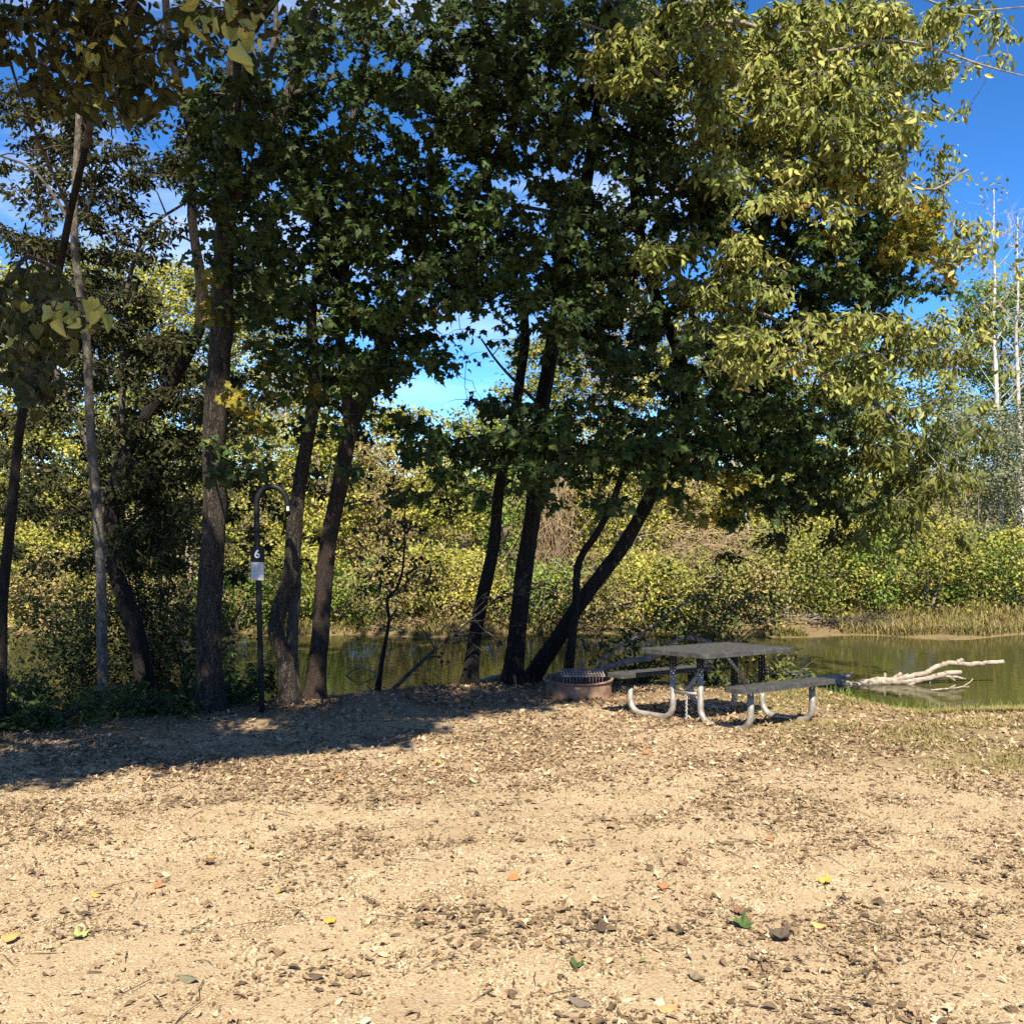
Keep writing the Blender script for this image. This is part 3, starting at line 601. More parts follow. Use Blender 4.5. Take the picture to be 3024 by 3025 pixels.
def sycamore(px, d, ytop, lab, r, lean):
    x = (px-1512)/F*d; base = np.array([x, d, float(gz(x, d))-.1]); top = P(px-lean, ytop, d)
    t = Tree('sycamore_tree', lab, 'tree', base, SYC, 'white sycamores on the far bank', SYC)
    p = t.limb([base, base+(top-base)*.3+[.05, 0, 0], base+(top-base)*.62-[.04, 0, 0], base+(top-base)*.82, top], r, .012, 10, .06, power=.8)
    for q in range(16):
        f = .42+.55*rng.random(); a = p[int(f*(len(p)-1))]; s_ = rng.choice([-1, 1]); L = (1.1-f)*2.6*(.6+.6*rng.random())
        e = a+np.array([s_*L*.6, rng.normal(0, .3), L*.75])
        t.limb([a, (a+e)/2-[0, 0, .05], e], .022*(1.25-f), .004, 5, .05, False)
        for _ in range(4):
            b_ = a+(e-a)*rng.uniform(.4, 1); t.br.tube(np.array([b_, b_+rng.normal(0, .15, 3)+[0, 0, .15], b_+rng.normal(0, .3, 3)+[0, 0, .4]]), [.006, .005, .003], 3, 0, False)
    t.nodes = t.nodes[:1]; t.finish()
    mb = MB()
    for _ in range(26):
        f = .5+.5*rng.random(); c = p[int(f*(len(p)-1))]+rng.normal(0, .5, 3); nl = 7
        tip, nor = leaf_dirs(nl, .6); add_leaves(mb, QUAD, c+rng.normal(0, .14, (nl, 3)), tip, nor, .13*(.6+.6*rng.random(nl)))
    mb.build('crown', FAR['tan'], t.root)
sycamore(2955, 25.2, 560, 'white-barked bare sycamore rising above the willow, left of the other', .11, 22)
sycamore(3014, 26.2, 640, 'white-barked sycamore at the right picture edge, right of the other', .115, 10)
sycamore(868, 25.4, 1120, 'broken white sycamore stem far behind the crooked trunk', .1, 30)
# dry vines hanging over the far bank
def sticks(name, label, cat, c, ext, n_, rad, mat, flat=.3, group=None, arch=.2, along=None):
    mb = MB(); z0 = float(gz(c[0], c[1])) if c[2] is None else c[2]
    for _ in range(n_):
        a = np.array([c[0], c[1], z0])+rng.uniform(-1, 1, 3)*np.array(ext)*[1, 1, 0]; L = rng.uniform(.35, 1)*2*max(ext[0], .3)
        th = rng.random()*6.28; dv = np.array([math.cos(th), math.sin(th)*.5, flat*rng.random()])*L*.6
        if along is not None: dv = unit(np.array(along)+rng.normal(0, .22, 3))*L
        a[2] = max(WATER-.03, float(gz(a[0], a[1]))) + ext[2]*rng.random()*.8
        p = spline([a-dv*.5*[1, 1, 0], a+[0, 0, arch*L*rng.random()], a+dv*.5+[0, 0, abs(dv[2])]], .2)
        r = rad*(.4+.8*rng.random()); mb.tube(p, np.linspace(r, r*.35, len(p)), 5, 0)
    o = mb.build(name, mat); tag(o, label, cat, group); return o
c = G(1640, 1800)
mb = MB(); 
for _ in range(80):
    x = c[0]+rng.normal(0, .22); y = 23.6+rng.normal(0, .3); h = rng.uniform(1.2, 3.3); g0 = float(gz(x, y))
    p = spline([[x+rng.normal(0, .3), y, g0], [x+rng.normal(0, .12), y-.1, g0+h*.55], [x+rng.normal(0, .15), y-.2, g0+h], [x+rng.normal(0, .35), y-.3, g0+h*.75]], .25)
    mb.tube(p, .008, 3, 0, False)
tag(mb.build('dry_vine_tangle', BROWNSTICK), 'pale brown tangle of dry hanging vines right of the tall maple trunk', 'vine')
c = G(2080, 1720)
mb = MB()
for _ in range(150):
    x = c[0]+rng.normal(0, .5); y = 22.6+rng.normal(0, .3); h = rng.uniform(.6, 1.7); g0 = float(gz(x, y))
    p = spline([[x, y, g0], [x+rng.normal(0, .25), y-.1, g0+h], [x+rng.normal(0, .7), y-.2, g0+h*.9], [x+rng.normal(0, .9), y-.3, g0+h*.5]], .25)
    mb.tube(p, .008, 3, 0, False)
tag(mb.build('dry_brush_mound', BROWNSTICK), 'rounded mound of dry brown brush across the water behind the table', 'brush')
sticks('fallen_branch_heap', 'heap of pale fallen branches at the far waterline between the two maple trunks', 'branches', (.4, 20.9, None), (1.5, .5, .45), 34, .028, DEAD, .4)
sticks('driftwood_heap', 'heap of pale sticks at the far waterline above the tabletop right end', 'driftwood', (5.7, 20.2, None), (.8, .3, .06), 40, .013, DEAD, .2)
sticks('dark_debris_heap', 'dark brown stick pile at the far waterline above the driftwood log', 'driftwood', (7.1, 20.0, None), (.75, .25, .1), 80, .016, TWIG, .2)
sticks('leaning_dead_branches', 'fan of thin bare pale branches leaning over the far bank beside the elm', 'branches', (1.1, 22.3, None), (1.4, .4, .4), 16, .018, DEAD, .5, along=(1, 0, .28))
def pale_log(pts, r0, r1, label):
    mb = MB(); p = spline(pts, .15); mb.tube(p, np.linspace(r0, r1, len(p)), 7, .1); tag(mb.build('fallen_branch', DRIFT), label, 'branch', 'pale fallen branches on the far bank')
pale_log(pl((1530, 1800, 21.5), (1640, 1870, 20.6), (1720, 1885, 20.2)), .05, .02, 'pale forked branch lying down to the far water right of the tall maple')
pale_log(pl((1470, 1750, 22), (1600, 1730, 22), (1760, 1720, 22)), .03, .012, 'thin pale branch lying level on the far bank behind the tall maple')
pale_log(pl((1480, 1830, 21.2), (1580, 1810, 21.3), (1700, 1800, 21.3)), .035, .015, 'tan branch lying low at the far bank beside the heap of branches')
pale_log(pl((2150, 1330, 23), (2190, 1450, 22.8), (2218, 1620, 22.6)), .04, .02, 'pale dead branch hanging upright above the tabletop')
pale_log(pl((2730, 1795, 21.6), (2725, 1730, 21.7), (2708, 1690, 21.8)), .06, .03, 'short pale stump-like stem standing between the bright bushes right')
pale_log(pl((2930, 1830, 22), (2985, 1760, 22.2), (3030, 1690, 22.4)), .09, .05, 'leaning brown branch under the willow at the right edge')

# ------------------------------------------------------------------ grass and ground plants
L_GRASS = leafmat('grass_blade', [(0, (.12, .14, .03)), (.45, (.26, .22, .075)), (1, (.45, .34, .17))], .2, 1.2)
L_GRASSG = leafmat('green_grass_blade', [(0, (.06, .12, .02)), (.6, (.13, .2, .03)), (1, (.3, .28, .07))], .2, 1.2)
def blades(mb, x, y, h, lean=.35, wd=.006):
    n_ = len(x); z = gz(x, y); b0 = np.stack([x, y, z-.01], -1); a = rng.random(n_)*6.28; dv = np.stack([np.cos(a), np.sin(a), 0*a], -1)
    sd = np.stack([-np.sin(a), np.cos(a), 0*a], -1)*wd
    tp = b0+dv*(lean*h*(.5+rng.random(n_)))[:, None]; tp[:, 2] += h
    md = b0+dv*(lean*h*.25)[:, None]; md[:, 2] += h*.6
    V = np.stack([b0-sd, b0+sd, md+sd*.8, md-sd*.8, tp], 1).reshape(-1, 3)
    k = np.arange(n_)*5
    q = np.stack([k, k+1, k+2, k+3], -1); t = np.stack([k+3, k+2, k+4], -1)
    mb.raw(V, np.concatenate([q.ravel(), t.ravel()]), np.r_[np.full(n_, 4), np.full(n_, 3)])
mb = MB()
x = rng.uniform(2.2, 8.5, 120000); y = rng.uniform(7.2, 13.2, 120000)
wgt = np.clip((y-7.0)/2.2, 0, 1)*np.clip((x-2.0)/2, 0, 1)*np.clip(vnoise(x*1.3, y*1.9+4)*1.5-.3, 0, 1)*(gz(x, y) > WATER+.02)
k = rng.random(120000) < wgt; x = x[k]; y = y[k]; blades(mb, x, y, .018+.035*rng.random(len(x))+.05*(gz(x, y) < -1.2), 1.1)
tag(mb.build('dry_grass', L_GRASS), kind='stuff', label='short dry grass on the right bank between picnic table and water', cat='grass')
mb = MB()
x = np.r_[rng.normal(3.9, .35, 1500), rng.uniform(4.2, 7, 900)]; y = np.r_[rng.normal(13.3, .7, 1500), rng.uniform(12.2, 13.2, 900)]
k = (gz(x, y) > WATER) & (vnoise(x*2, y*2) > .42); blades(mb, x[k], y[k], .06+.14*rng.random(k.sum()), .5, .007)
tag(mb.build('green_grass', L_GRASSG), kind='stuff', label='fresh green grass tufts at the water edge beside the table', cat='grass')
mb = MB()
x = rng.uniform(-9, 11, 52000); y = 19.3+4.2*rng.random(52000)**1.7
k = (gz(x, y) > WATER+.01) & (vnoise(x*.8, y*1.2) > .25-.2*(x > 6.6)); blades(mb, x[k], y[k], (.05+.13*rng.random(k.sum()))*np.where(x[k] > 6.4, 1.5, 1), .6, .01)
tag(mb.build('bank_grass', L_GRASS), kind='stuff', label='dry yellow grass along the far bank', cat='grass')
# dark bushes of the undergrowth on the left and beside the water
L_UNDER = leafmat('undergrowth_leaf', [(0, (.02, .045, .01)), (.6, (.04, .08, .015)), (1, (.11, .12, .03))], .14)
def bush(px, d, h, wd, label, n_=900, size=.07, stems=6, mat=None, lean=0, name='undergrowth_bush'):
    base = gp(px, d, .05); t = Tree(name, label, 'bush', base, BARK_DARK, 'bushes under the near trees'); t.twig = TWIG
    for q in range(stems):
        a = rng.random()*6.28; e = np.array([math.cos(a)*wd*.45+lean, math.sin(a)*wd*.3, h*(.55+.5*rng.random())])
        p = t.limb([base+rng.normal(0, .04, 3)*[1, 1, 0], base+e*[.4, .4, .6], base+e], .016, .005, 5, .1, q == 0)
    N = np.vstack(t.nodes); mb = MB()
    for _ in range(max(8, n_//14)):
        a = N[rng.integers(len(N))]; e = a+rng.normal(0, 1, 3)*[wd*.2, wd*.16, h*.16]
        if e[2] < gz(e[0], e[1])+.04: e[2] = gz(e[0], e[1])+.05+.1*rng.random()
        t.br.tube(np.array([a, (a+e)/2+[0, 0, .04], e]), [.005, .004, .002], 3, 0, False)
        nl = 14; u = rng.random((nl, 1)); pos = a+(e-a)*(.3+.8*u)+rng.normal(0, .05, (nl, 3)); pos[:, 2] = np.maximum(pos[:, 2], gz(pos[:, 0], pos[:, 1])+.015)
        tip, nor = leaf_dirs(nl, .4); add_leaves(mb, OVAL if size < .09 else HEART, pos, tip, nor, size*(.6+.8*rng.random(nl)))
    t.finish(); mb.build('crown', mat or L_UNDER, t.root)
for a in [(20, 10.6, 1.1, 1.5, 'dark bush at the left edge under the leftmost leaning trunk', 1500), (190, 11.6, 1.2, 1.4, 'dark bush between the leftmost trunk and the slim pale trunk', 1500),
          (370, 11.4, .75, 1.2, 'dark low bush right of the slim pale trunk', 1300), (520, 12.2, .8, 1.2, 'dark low bush between the black trunk and the thickest trunk', 1200),
          (120, 9.9, .4, 1.3, 'ankle-high dark plants left in front of the slim pale trunk', 1100), (420, 10.9, .35, 1.3, 'ankle-high dark plants left in front of the thickest trunk', 1100), (700, 11.6, .4, .8, 'ankle-high green plants at the foot of the number post', 800),
          (250, 13.6, 2.2, 2.2, 'tall dark bush behind the slim pale trunk', 2600), (440, 14.0, 4.4, 1.9, 'tall vine-covered dark bush behind the black curved trunk', 5200), (560, 13.4, 2.0, 1.3, 'leafy dark bush left of the thickest trunk', 1500),
          (60, 13.0, 2.2, 2.0, 'tall dark bush behind the leftmost trunk', 1800)]:
    bush(*a[:5], n_=int(a[5]*1.4))
bush(2100, 13.5, 1.6, 2.0, 'dark leafy bush with arching stems behind the picnic table', 1200, .075, 11, lean=-.1)
bush(1880, 13.9, .75, 1.4, 'low dark bush behind the fire ring and the left bench', 700, .08, 7)
bush(2330, 13.0, .45, .9, 'green waterside bush under the right end of the table', 380, .08, 6, L_HACK)
bush(1150, 13.6, .5, .9, 'low leafy sprouts beside the dark sapling at the water edge', 260, .06, 6)
# sapling and the leaning dead branch beside it
base = gp(1108, 12.75); t = Tree('thin_sapling', 'thin dark forked sapling at the water edge right of the reddish trunk', 'tree', base, BARK_DARK, None, TWIG)
t.limb([base]+pl((1118, 2030, 12.75), (1140, 1900, 12.75), (1150, 1830, 12.75), (1140, 1770, 12.75), (1165, 1745, 12.75), (1185, 1690, 12.75), (1195, 1600, 12.8), (1200, 1480, 12.8)), .032, .006, 8, .12)
t.limb(pl((1150, 1830, 12.75), (1162, 1808, 12.7), (1170, 1795, 12.7)), .018, .012, 6, .1, False)
t.limb(pl((1142, 1765, 12.75), (1190, 1735, 12.8), (1260, 1640, 12.9)), .012, .004, 5, .1, False)
for q in range(26):
    t.spray(P(rng.uniform(1080, 1320), rng.uniform(1380, 1760), rng.uniform(12.6, 13.2)), .22, 16, 'k')
t.finish()
base = gp(1118, 13.0); t = Tree('leaning_dead_branch', 'bare dark branch leaning up to the right from the sapling over the water', 'branch', base, TWIG)
t.limb([base]+pl((1200, 2000, 13.0), (1330, 1880, 12.9), (1440, 1790, 12.8), (1560, 1700, 12.6)), .03, .006, 7, .12)
for q in range(34):
    f = rng.uniform(.2, 1); a = t.nodes[0][int(f*(len(t.nodes[0])-1))]; e = a+np.array([rng.normal(.25, .3), rng.normal(0, .2), rng.normal(.1, .25)])
    t.br.tube(spline([a, (a+e)/2+rng.normal(0, .03, 3), e], .1), .004, 4, 0, False)
    if q % 2: t.spray(e, .1, 4, 'k')
t.finish()

# ------------------------------------------------------------------ picnic table
COAT = plainmat('grey_plastic_coating', (.03, .03, .028), (.085, .082, .076), 16, .7, 0, .2, .25)
COATD = plainmat('dark_coating', (.012, .012, .012), (.03, .028, .026), 20, .7, spec=.2)
GALV = plainmat('weathered_galvanised_pipe', (.2, .175, .14), (.42, .385, .33), 11, .55, .35, .15)
CHAIN = plainmat('galvanised_chain', (.35, .34, .32), (.6, .58, .55), 30, .4, .7)
tc_ = np.array([2.215, 10.5]); TA = R(38)
n0 = float(gz(*tc_)); nz = unit(np.array([-(float(gz(tc_[0]+.8, tc_[1]))-float(gz(tc_[0]-.8, tc_[1])))/1.6*.5, .088, 1.]))
ux = np.array([math.cos(TA), math.sin(TA), 0]); ux = unit(ux-nz*np.dot(ux, nz)); uy = np.cross(nz, ux)
tb = empty('picnic_table', (0, 0, 0), 'grey metal mesh picnic table with attached benches on bent pipe legs', 'picnic table')
tb.rotation_mode = 'QUATERNION'; M4 = Matrix([[*v] for v in np.column_stack([ux, uy, nz])]).to_quaternion(); tb.rotation_quaternion = M4; tb.location = (tc_[0], tc_[1], n0+.0)
def slab(mb, cx, cy, z, lx, ly, th, rc=.07, pitch=.03, bw=.028):
    # rolled rim with rounded corners round an expanded-metal lattice
    pts = []
    for sx_, sy_, a0 in ((1, 1, 0), (-1, 1, 90), (-1, -1, 180), (1, -1, 270)):
        for a in np.linspace(0, 90, 6): pts.append((cx+sx_*(lx/2-rc)+rc*math.cos(R(a0+a)), cy+sy_*(ly/2-rc)+rc*math.sin(R(a0+a))))
    pts = np.array(pts); cen = np.array([cx, cy]); k = len(pts); dirs = unit(pts-cen)
    prof = [(0, 0), (0, -th), (-.014, -th), (-.014, -.006), (-.035, -.004), (-.035, .004), (-.006, .004)]
    nrm = unit(np.roll(pts, -1, 0)-np.roll(pts, 1, 0)); nrm = np.stack([nrm[:, 1], -nrm[:, 0]], -1)
    V = np.array([[*(pts[i]+nrm[i]*o), z+h] for i in range(k) for o, h in prof]); m_ = len(prof)
    mb.faces(V, [(i*m_+j, ((i+1) % k)*m_+j, ((i+1) % k)*m_+(j+1) % m_, i*m_+(j+1) % m_) for i in range(k) for j in range(m_)])
    x0, x1, y0, y1 = cx-lx/2+.02, cx+lx/2-.02, cy-ly/2+.02, cy+ly/2-.02
    sl_ = .5                                     # diamonds longer along the slab
    for s_ in (1, -1):
        g = sl_*s_; c_lo = min(y0-g*x0, y0-g*x1); c_hi = max(y1-g*x0, y1-g*x1)
        for c0 in np.arange(c_lo, c_hi, pitch*1.1):
            t = sorted([max(x0, min((y0-c0)/g, (y1-c0)/g)), min(x1, max((y0-c0)/g, (y1-c0)/g))]) if True else None
            xa, xb = max(x0, min((y0-c0)/g, (y1-c0)/g)), min(x1, max((y0-c0)/g, (y1-c0)/g))
            if xb-xa < .01: continue
            L = math.hypot(xb-xa, g*(xb-xa)); e = unit(np.array([1, g, 0.])); f = np.cross([0, 0, 1.], e)
            mb.box(((xa+xb)/2, c0+g*(xa+xb)/2, z-.004-.0025*(s_ > 0)), (L, bw*.7, .005), [e, f, (0, 0, 1)])
def ladder(mb, a, b, wd=.055, side=(1, 0, 0), pitch=.032):
    # square tube of punched steel: four corner strips with rungs between
    a = np.array(a, float); b = np.array(b, float); e = unit(b-a); s1 = unit(np.array(side, float)); s2 = np.cross(e, s1); L = np.linalg.norm(b-a); h = wd/2
    for p_, q_ in ((1, 1), (1, -1), (-1, 1), (-1, -1)): mb.box((a+b)/2+s1*p_*(h-.007)+s2*q_*(h-.007), (L, .014, .014), [e, s1, s2])
    for t in np.arange(pitch/2, L, pitch):
        for sg in (1, -1):
            mb.box(a+e*t+s1*sg*(h-.003), (.013, .005, wd-.028), [e, s1, s2]); mb.box(a+e*t+s2*sg*(h-.003), (.013, wd-.028, .005), [e, s1, s2])
TL, TW, TH, BL, BW, BO, BH, EN = 1.46, .96, .75, 1.5, .27, .83, .45, .5
mb = MB(); slab(mb, 0, 0, TH, TL, TW, .045); o = mb.build('tabletop', COAT, tb)
for sg in (1, -1):
    mb = MB(); slab(mb, 0, sg*BO, BH, BL, BW, .045, .05); mb.build('bench', COAT, tb)
for ue in (-EN, EN):
    for sg in (1, -1):
        yo, yi = sg*BO, sg*.19
        mb = MB()
        k = .15 if sg > 0 else .15
        p = [(ue, yo, .29 if sg > 0 else .41)]+[(ue, yo-sg*(k-k*math.cos(a)), .02+k-k*math.sin(a)) for a in np.linspace(0, math.pi/2, 7)]+[(ue, yi+sg*(k-k*math.sin(a)), .02+k-k*math.cos(a)) for a in np.linspace(0, math.pi/2, 7)]+[(ue, yi, .57 if ue < 0 else .27)]
        mb.tube(p, .033, 12); mb.build('pipe_leg', GALV, tb)
        mb = MB(); ladder(mb, (ue, yi, .55 if ue < 0 else .25), (ue, yi, TH-.045)); mb.build('post', COATD, tb)
        mb = MB(); ladder(mb, (ue, yo, .27 if sg > 0 else .39), (ue, yo, BH-.03)); mb.build('post', COATD, tb)
        mb = MB(); ladder(mb, (ue, yo-.1, BH-.03), (ue, yo+.1, BH-.03), .035); mb.build('bench_bracket', COATD, tb)
    mb = MB(); ladder(mb, (ue, -TW/2+.05, TH-.032), (ue, TW/2-.05, TH-.032), .04); mb.build('top_bracket', COATD, tb)
    mb = MB(); mb.tube([(ue, -.19, .31), (ue, .19, .31)], .021, 10); mb.build('crossbar', GALV, tb)
    mb = MB(); mb.tube([(ue, 0, .32), (ue*.15, 0, TH-.03)], .02, 10); mb.build('brace', GALV, tb)
mb = MB()
ca, cb_ = np.array([-EN, .0, .29]), np.array([-EN-.06, -.05, .015])
for q in range(14):
    f = (q+.5)/14; c = ca+(cb_-ca)*f; a_ = np.array([.0, .011, 0]) if q % 2 else np.array([.011, 0, 0])
    e = unit(cb_-ca)*.016; lp = [c+e*math.cos(t)+a_*math.sin(t) for t in np.linspace(0, 2*math.pi, 11)]
    mb.tube(lp, .0035, 5, 0, False)
mb.build('chain', CHAIN, tb)

# ------------------------------------------------------------------ fire ring
RUST = plainmat('rusty_steel', (.13, .07, .045), (.36, .235, .155), 7, .85, .05, .3, .2)
RUSTD = plainmat('sooty_rusty_steel', (.07, .045, .035), (.22, .14, .1), 16, .75, .3, .2, .3)
GRATE = plainmat('burnt_grate_steel', (.3, .22, .17), (.55, .45, .37), 20, .75, 0, .2, .2)
ASH = plainmat('ash_and_charcoal', (.1, .09, .08), (.35, .32, .29), 14, .95)
rc_ = P(1709, 2010, 12.15); rx_, ry_ = rc_[0], 12.15; rz_ = float(gz(rx_, ry_))
fr = empty('fire_ring', (rx_, ry_, rz_), 'rusty round steel fire ring with a slatted cooking grate left of the table', 'fire ring')
RR, RH = .405, .24
def lathe(prof, k=48):
    an = np.linspace(0, 2*math.pi, k, endpoint=False); m_ = len(prof)
    V = np.array([[rx_+r*math.cos(a), ry_+r*math.sin(a), rz_+z] for a in an for r, z in prof])
    f = [(i*m_+j, ((i+1) % k)*m_+j, ((i+1) % k)*m_+(j+1) % m_, i*m_+(j+1) % m_) for i in range(k) for j in range(m_)]
    return V, f
mb = MB(); V, f = lathe([(RR, -.05), (RR, RH-.012), (RR+.022, RH-.012), (RR+.026, RH-.004), (RR+.022, RH+.004), (RR-.004, RH+.004), (RR-.008, RH), (RR-.008, -.05)]); mb.faces(V, f); mb.build('ring', RUST, fr)
mb = MB(); V, f = lathe([(RR-.012, -.03), (RR-.012, .03), (.2, .06), (.02, .07), (.02, -.03)]); mb.faces(V, f, True); mb.build('ash_bed', ASH, fr)
mb = MB(); ga = R(-96); mb.box((rx_+math.cos(ga)*(RR+.003), ry_+math.sin(ga)*(RR+.003), rz_+RH-.05), (.06, .004, .03), [(-math.sin(ga), math.cos(ga), 0), (math.cos(ga), math.sin(ga), 0), (0, 0, 1)]); mb.build('label_plate', GRATE, fr)
gx, gy, gw, gd, gzz = rx_+.04, ry_+.02, .52, .44, rz_+RH+.065
mb = MB()
for q in range(15):
    x = gx-gw/2+gw*q/14; mb.tube([(x, gy-gd/2, gzz), (x, gy+gd/2, gzz)], .0075, 6)
for y in (gy-gd/2, gy-gd/6, gy+gd/6, gy+gd/2): mb.tube([(gx-gw/2-.01, y, gzz-.009), (gx+gw/2+.01, y, gzz-.009)], .007, 6)
gr = mb.build('cooking_grate', GRATE, fr)
mb = MB()
for q in range(13):
    x = gx-.23+.48*q/12; mb.box((x, gy-.1, gzz-.11), (.011, .006, .17))
mb.tube([(gx-.24, gy-.1, gzz-.022), (gx+.26, gy-.1, gzz-.022)], .006, 6); mb.build('grate_upright', GRATE, fr)
mb = MB()
for a, b in (((-.12, -.13, -.17), (.0, -.13, -.06)), ((.16, -.13, -.17), (.04, -.13, -.06)), ((0, -.13, -.06), (.02, -.13, -.14)), ((.02, -.13, -.14), (.04, -.13, -.06))):
    mb.box((np.array(a)+np.array(b))/2+[gx, gy, gzz], (np.linalg.norm(np.array(b)-np.array(a)), .012, .02), [unit(np.array(b)-np.array(a)), (0, 1, 0), unit(np.cross(np.array(b)-np.array(a), (0, 1, 0)))])
mb.build('scissor_brace', RUSTD, fr)
mb = MB(); mb.tube([(gx+.03, ry_+.33, rz_-.04), (gx+.03, ry_+.33, gzz+.03)], .022, 10); mb.tube([(gx+.03, ry_+.33, gzz+.03), (gx+.03, ry_+.33, gzz+.085)], .03, 12); mb.build('pivot_post', RUST, fr)

# ------------------------------------------------------------------ lantern post with the site number
BLACK = plainmat('black_paint', (.006, .006, .007), (.014, .014, .015), 10, .55, spec=.25)
WHITE = plainmat('white_vinyl', (.68, .67, .64), (.78, .77, .74), 6, .5, bump=.02)
PAPER = plainmat('weathered_notice_paper', (.5, .48, .44), (.66, .64, .6), 7, .7, bump=.05)
INK = plainmat('grey_print', (.2, .2, .2), (.33, .33, .32), 30, .8)
pd = 10.9; b0 = gp(769, pd, .1)
hp = empty('lantern_post', (b0[0], pd, b0[2]+.1), 'black hooked lantern post with number plate 6 and a paper notice', 'post')
top = P(757, 1490, pd); hr = 46/F*pd
p = [b0, (b0+top)/2, top]+[top+np.array([hr-hr*math.cos(a), 0, hr*math.sin(a)*1.15]) for a in np.linspace(.2, math.pi, 12)]+[top+np.array([2*hr+.005, 0, -.12])]
p = np.array(p); mb = MB(); mb.tube(np.vstack([spline(p[:3], .2)[:-1], p[2:]]), .031, 14); mb.build('pole', BLACK, hp)
mb = MB(); c = p[-1]; mb.box(c+[.008, -.034, .075], (.03, .006, .05)); mb.build('tag', PAPER, hp)
pc = P(763, 1664, pd); fy = pd-.037
mb = MB(); hw = .078
prof = [(-hw, -.19), (hw, -.19)]+[(hw-.035+.035*math.cos(a), .155+.035*math.sin(a)) for a in np.linspace(0, math.pi/2, 5)]+[(-hw+.035+.035*math.cos(a), .155+.035*math.sin(a)) for a in np.linspace(math.pi/2, math.pi, 5)]
k = len(prof); V = [(pc[0]+x, fy, pc[2]+z) for x, z in prof]+[(pc[0]+x, fy+.006, pc[2]+z) for x, z in prof]
mb.faces(V, [tuple(range(k)), tuple(range(2*k-1, k-1, -1))]+[(i, i+k, (i+1) % k+k, (i+1) % k) for i in range(k)]); plate = mb.build('number_plate', BLACK, hp)
def text_mesh(body, size, loc, mat, parent, name):
    cu = bpy.data.curves.new(name, 'FONT'); cu.body = body; cu.size = size; cu.align_x = 'CENTER'; cu.align_y = 'CENTER'; cu.extrude = .0012; cu.offset = size*.018
    to = bpy.data.objects.new('tmp', cu); col.objects.link(to); bpy.context.view_layer.update()
    me = bpy.data.meshes.new_from_object(to.evaluated_get(bpy.context.evaluated_depsgraph_get())); bpy.data.objects.remove(to)
    me.transform(Matrix.Translation(Vector(loc)) @ Matrix.Rotation(R(90), 4, 'X')); me.materials.clear(); me.materials.append(mat)
    o = bpy.data.objects.new(name, me); col.objects.link(o); o.parent = parent; o.matrix_parent_inverse = Matrix.Translation(-hp.location)
    return o
dg = text_mesh('6', .128, (pc[0]-.002, fy-.0035, pc[2]+.102), WHITE, plate, 'number')
dg.matrix_parent_inverse = Matrix.Identity(4); dg.data.transform(Matrix.Translation(Vector(hp.location)*0))
dg.matrix_parent_inverse = plate.matrix_parent_inverse.inverted() @ Matrix.Translation(-hp.location) if False else Matrix.Identity(4)
mb = MB(); mb.box((pc[0], fy-.004, pc[2]-.085), (.142, .003, .2)); nb = mb.build('notice', PAPER, hp)
mb = MB()
for q in range(13):
    z = pc[2]+(-.012-.0115*q); wl = .1 if q in (0, 6) else .115*(.8+.2*random.random())
    if q == 8: continue
    mb.box((pc[0]-.008+(.115-wl)*-.5, fy-.0062, z), (wl, .001, .0035))
mb.box((pc[0]+.055, fy-.0062, pc[2]-.07), (.008, .001, .02)); mb.box((pc[0]+.05, fy-.0062, pc[2]-.16), (.012, .001, .012))
ink = mb.build('notice_print', INK, hp)
# sub-parts hang from their part (parts sit at the post's place, so the same world coordinates hold)
for c_, par in ((dg, plate), (ink, nb)):
    c_.parent = par; c_.matrix_parent_inverse = Matrix.Identity(4)

# ------------------------------------------------------------------ driftwood in the water and on the bank
def log(name, parts, label, mat, cat='driftwood', wob=.18):
    mb = MB()
    for pts, r0, r1 in parts:
        p = spline(pts, .05); u = np.linspace(0, 1, len(p)); p = p+np.random.default_rng(len(p)).normal(0, r0*.09, p.shape)
        mb.tube(p, r0+(r1-r0)*u**.8, 10, wob)
    o = mb.build(name, mat); tag(o, label, cat); return o
def zx(x, y, d=14.85): return P(2300+x/2.667, 1900+y/2.667, d)
log('driftwood_log', [
    ([zx(410, 300), zx(500, 315), zx(600, 330), zx(680, 318), zx(760, 292), zx(900, 290), zx(1040, 262), (zx(1160, 235)), zx(1240, 190), zx(1330, 160), zx(1420, 158), zx(1480, 170), zx(1600, 160), zx(1770, 143)], .058, .03),
    ([zx(640, 325), zx(800, 300), zx(950, 300), zx(1080, 290), zx(1200, 272), zx(1290, 248), zx(1360, 235), zx(1435, 236)], .07, .035),
    ([zx(960, 342), zx(1030, 325), zx(1080, 295), zx(1200, 275)], .04, .04), ([zx(1240, 255), zx(1330, 262), zx(1400, 270), zx(1470, 285)], .04, .014),
    ([zx(1350, 268), zx(1390, 298)], .022, .012), ([zx(900, 285), zx(965, 235)], .035, .022), ([zx(832, 285), zx(836, 235)], .028, .018), ([zx(1400, 155), zx(1448, 127)], .04, .03), ([zx(1290, 165), zx(1304, 146)], .03, .02),
    ([zx(890, 340), zx(950, 285), zx(1018, 238)], .014, .006), ([zx(770, 268), zx(840, 290), zx(900, 322)], .012, .006), ([zx(1188, 280), zx(1188, 325)], .013, .01), ([zx(1280, 250), zx(1390, 228)], .03, .02)],
    'bleached forked driftwood log lying in the water right of the table', DRIFT)
log('driftwood_stub', [([P(2255, 1990, 14.6), P(2350, 1990, 14.7), P(2440, 2006, 14.9), P(2510, 1995, 15)], .06, .03), ([P(2420, 2008, 14.9), P(2480, 1998, 15), P(2515, 1990, 15.1)], .05, .028)], 'grey-brown driftwood branch behind the right end of the near bench', DEAD)
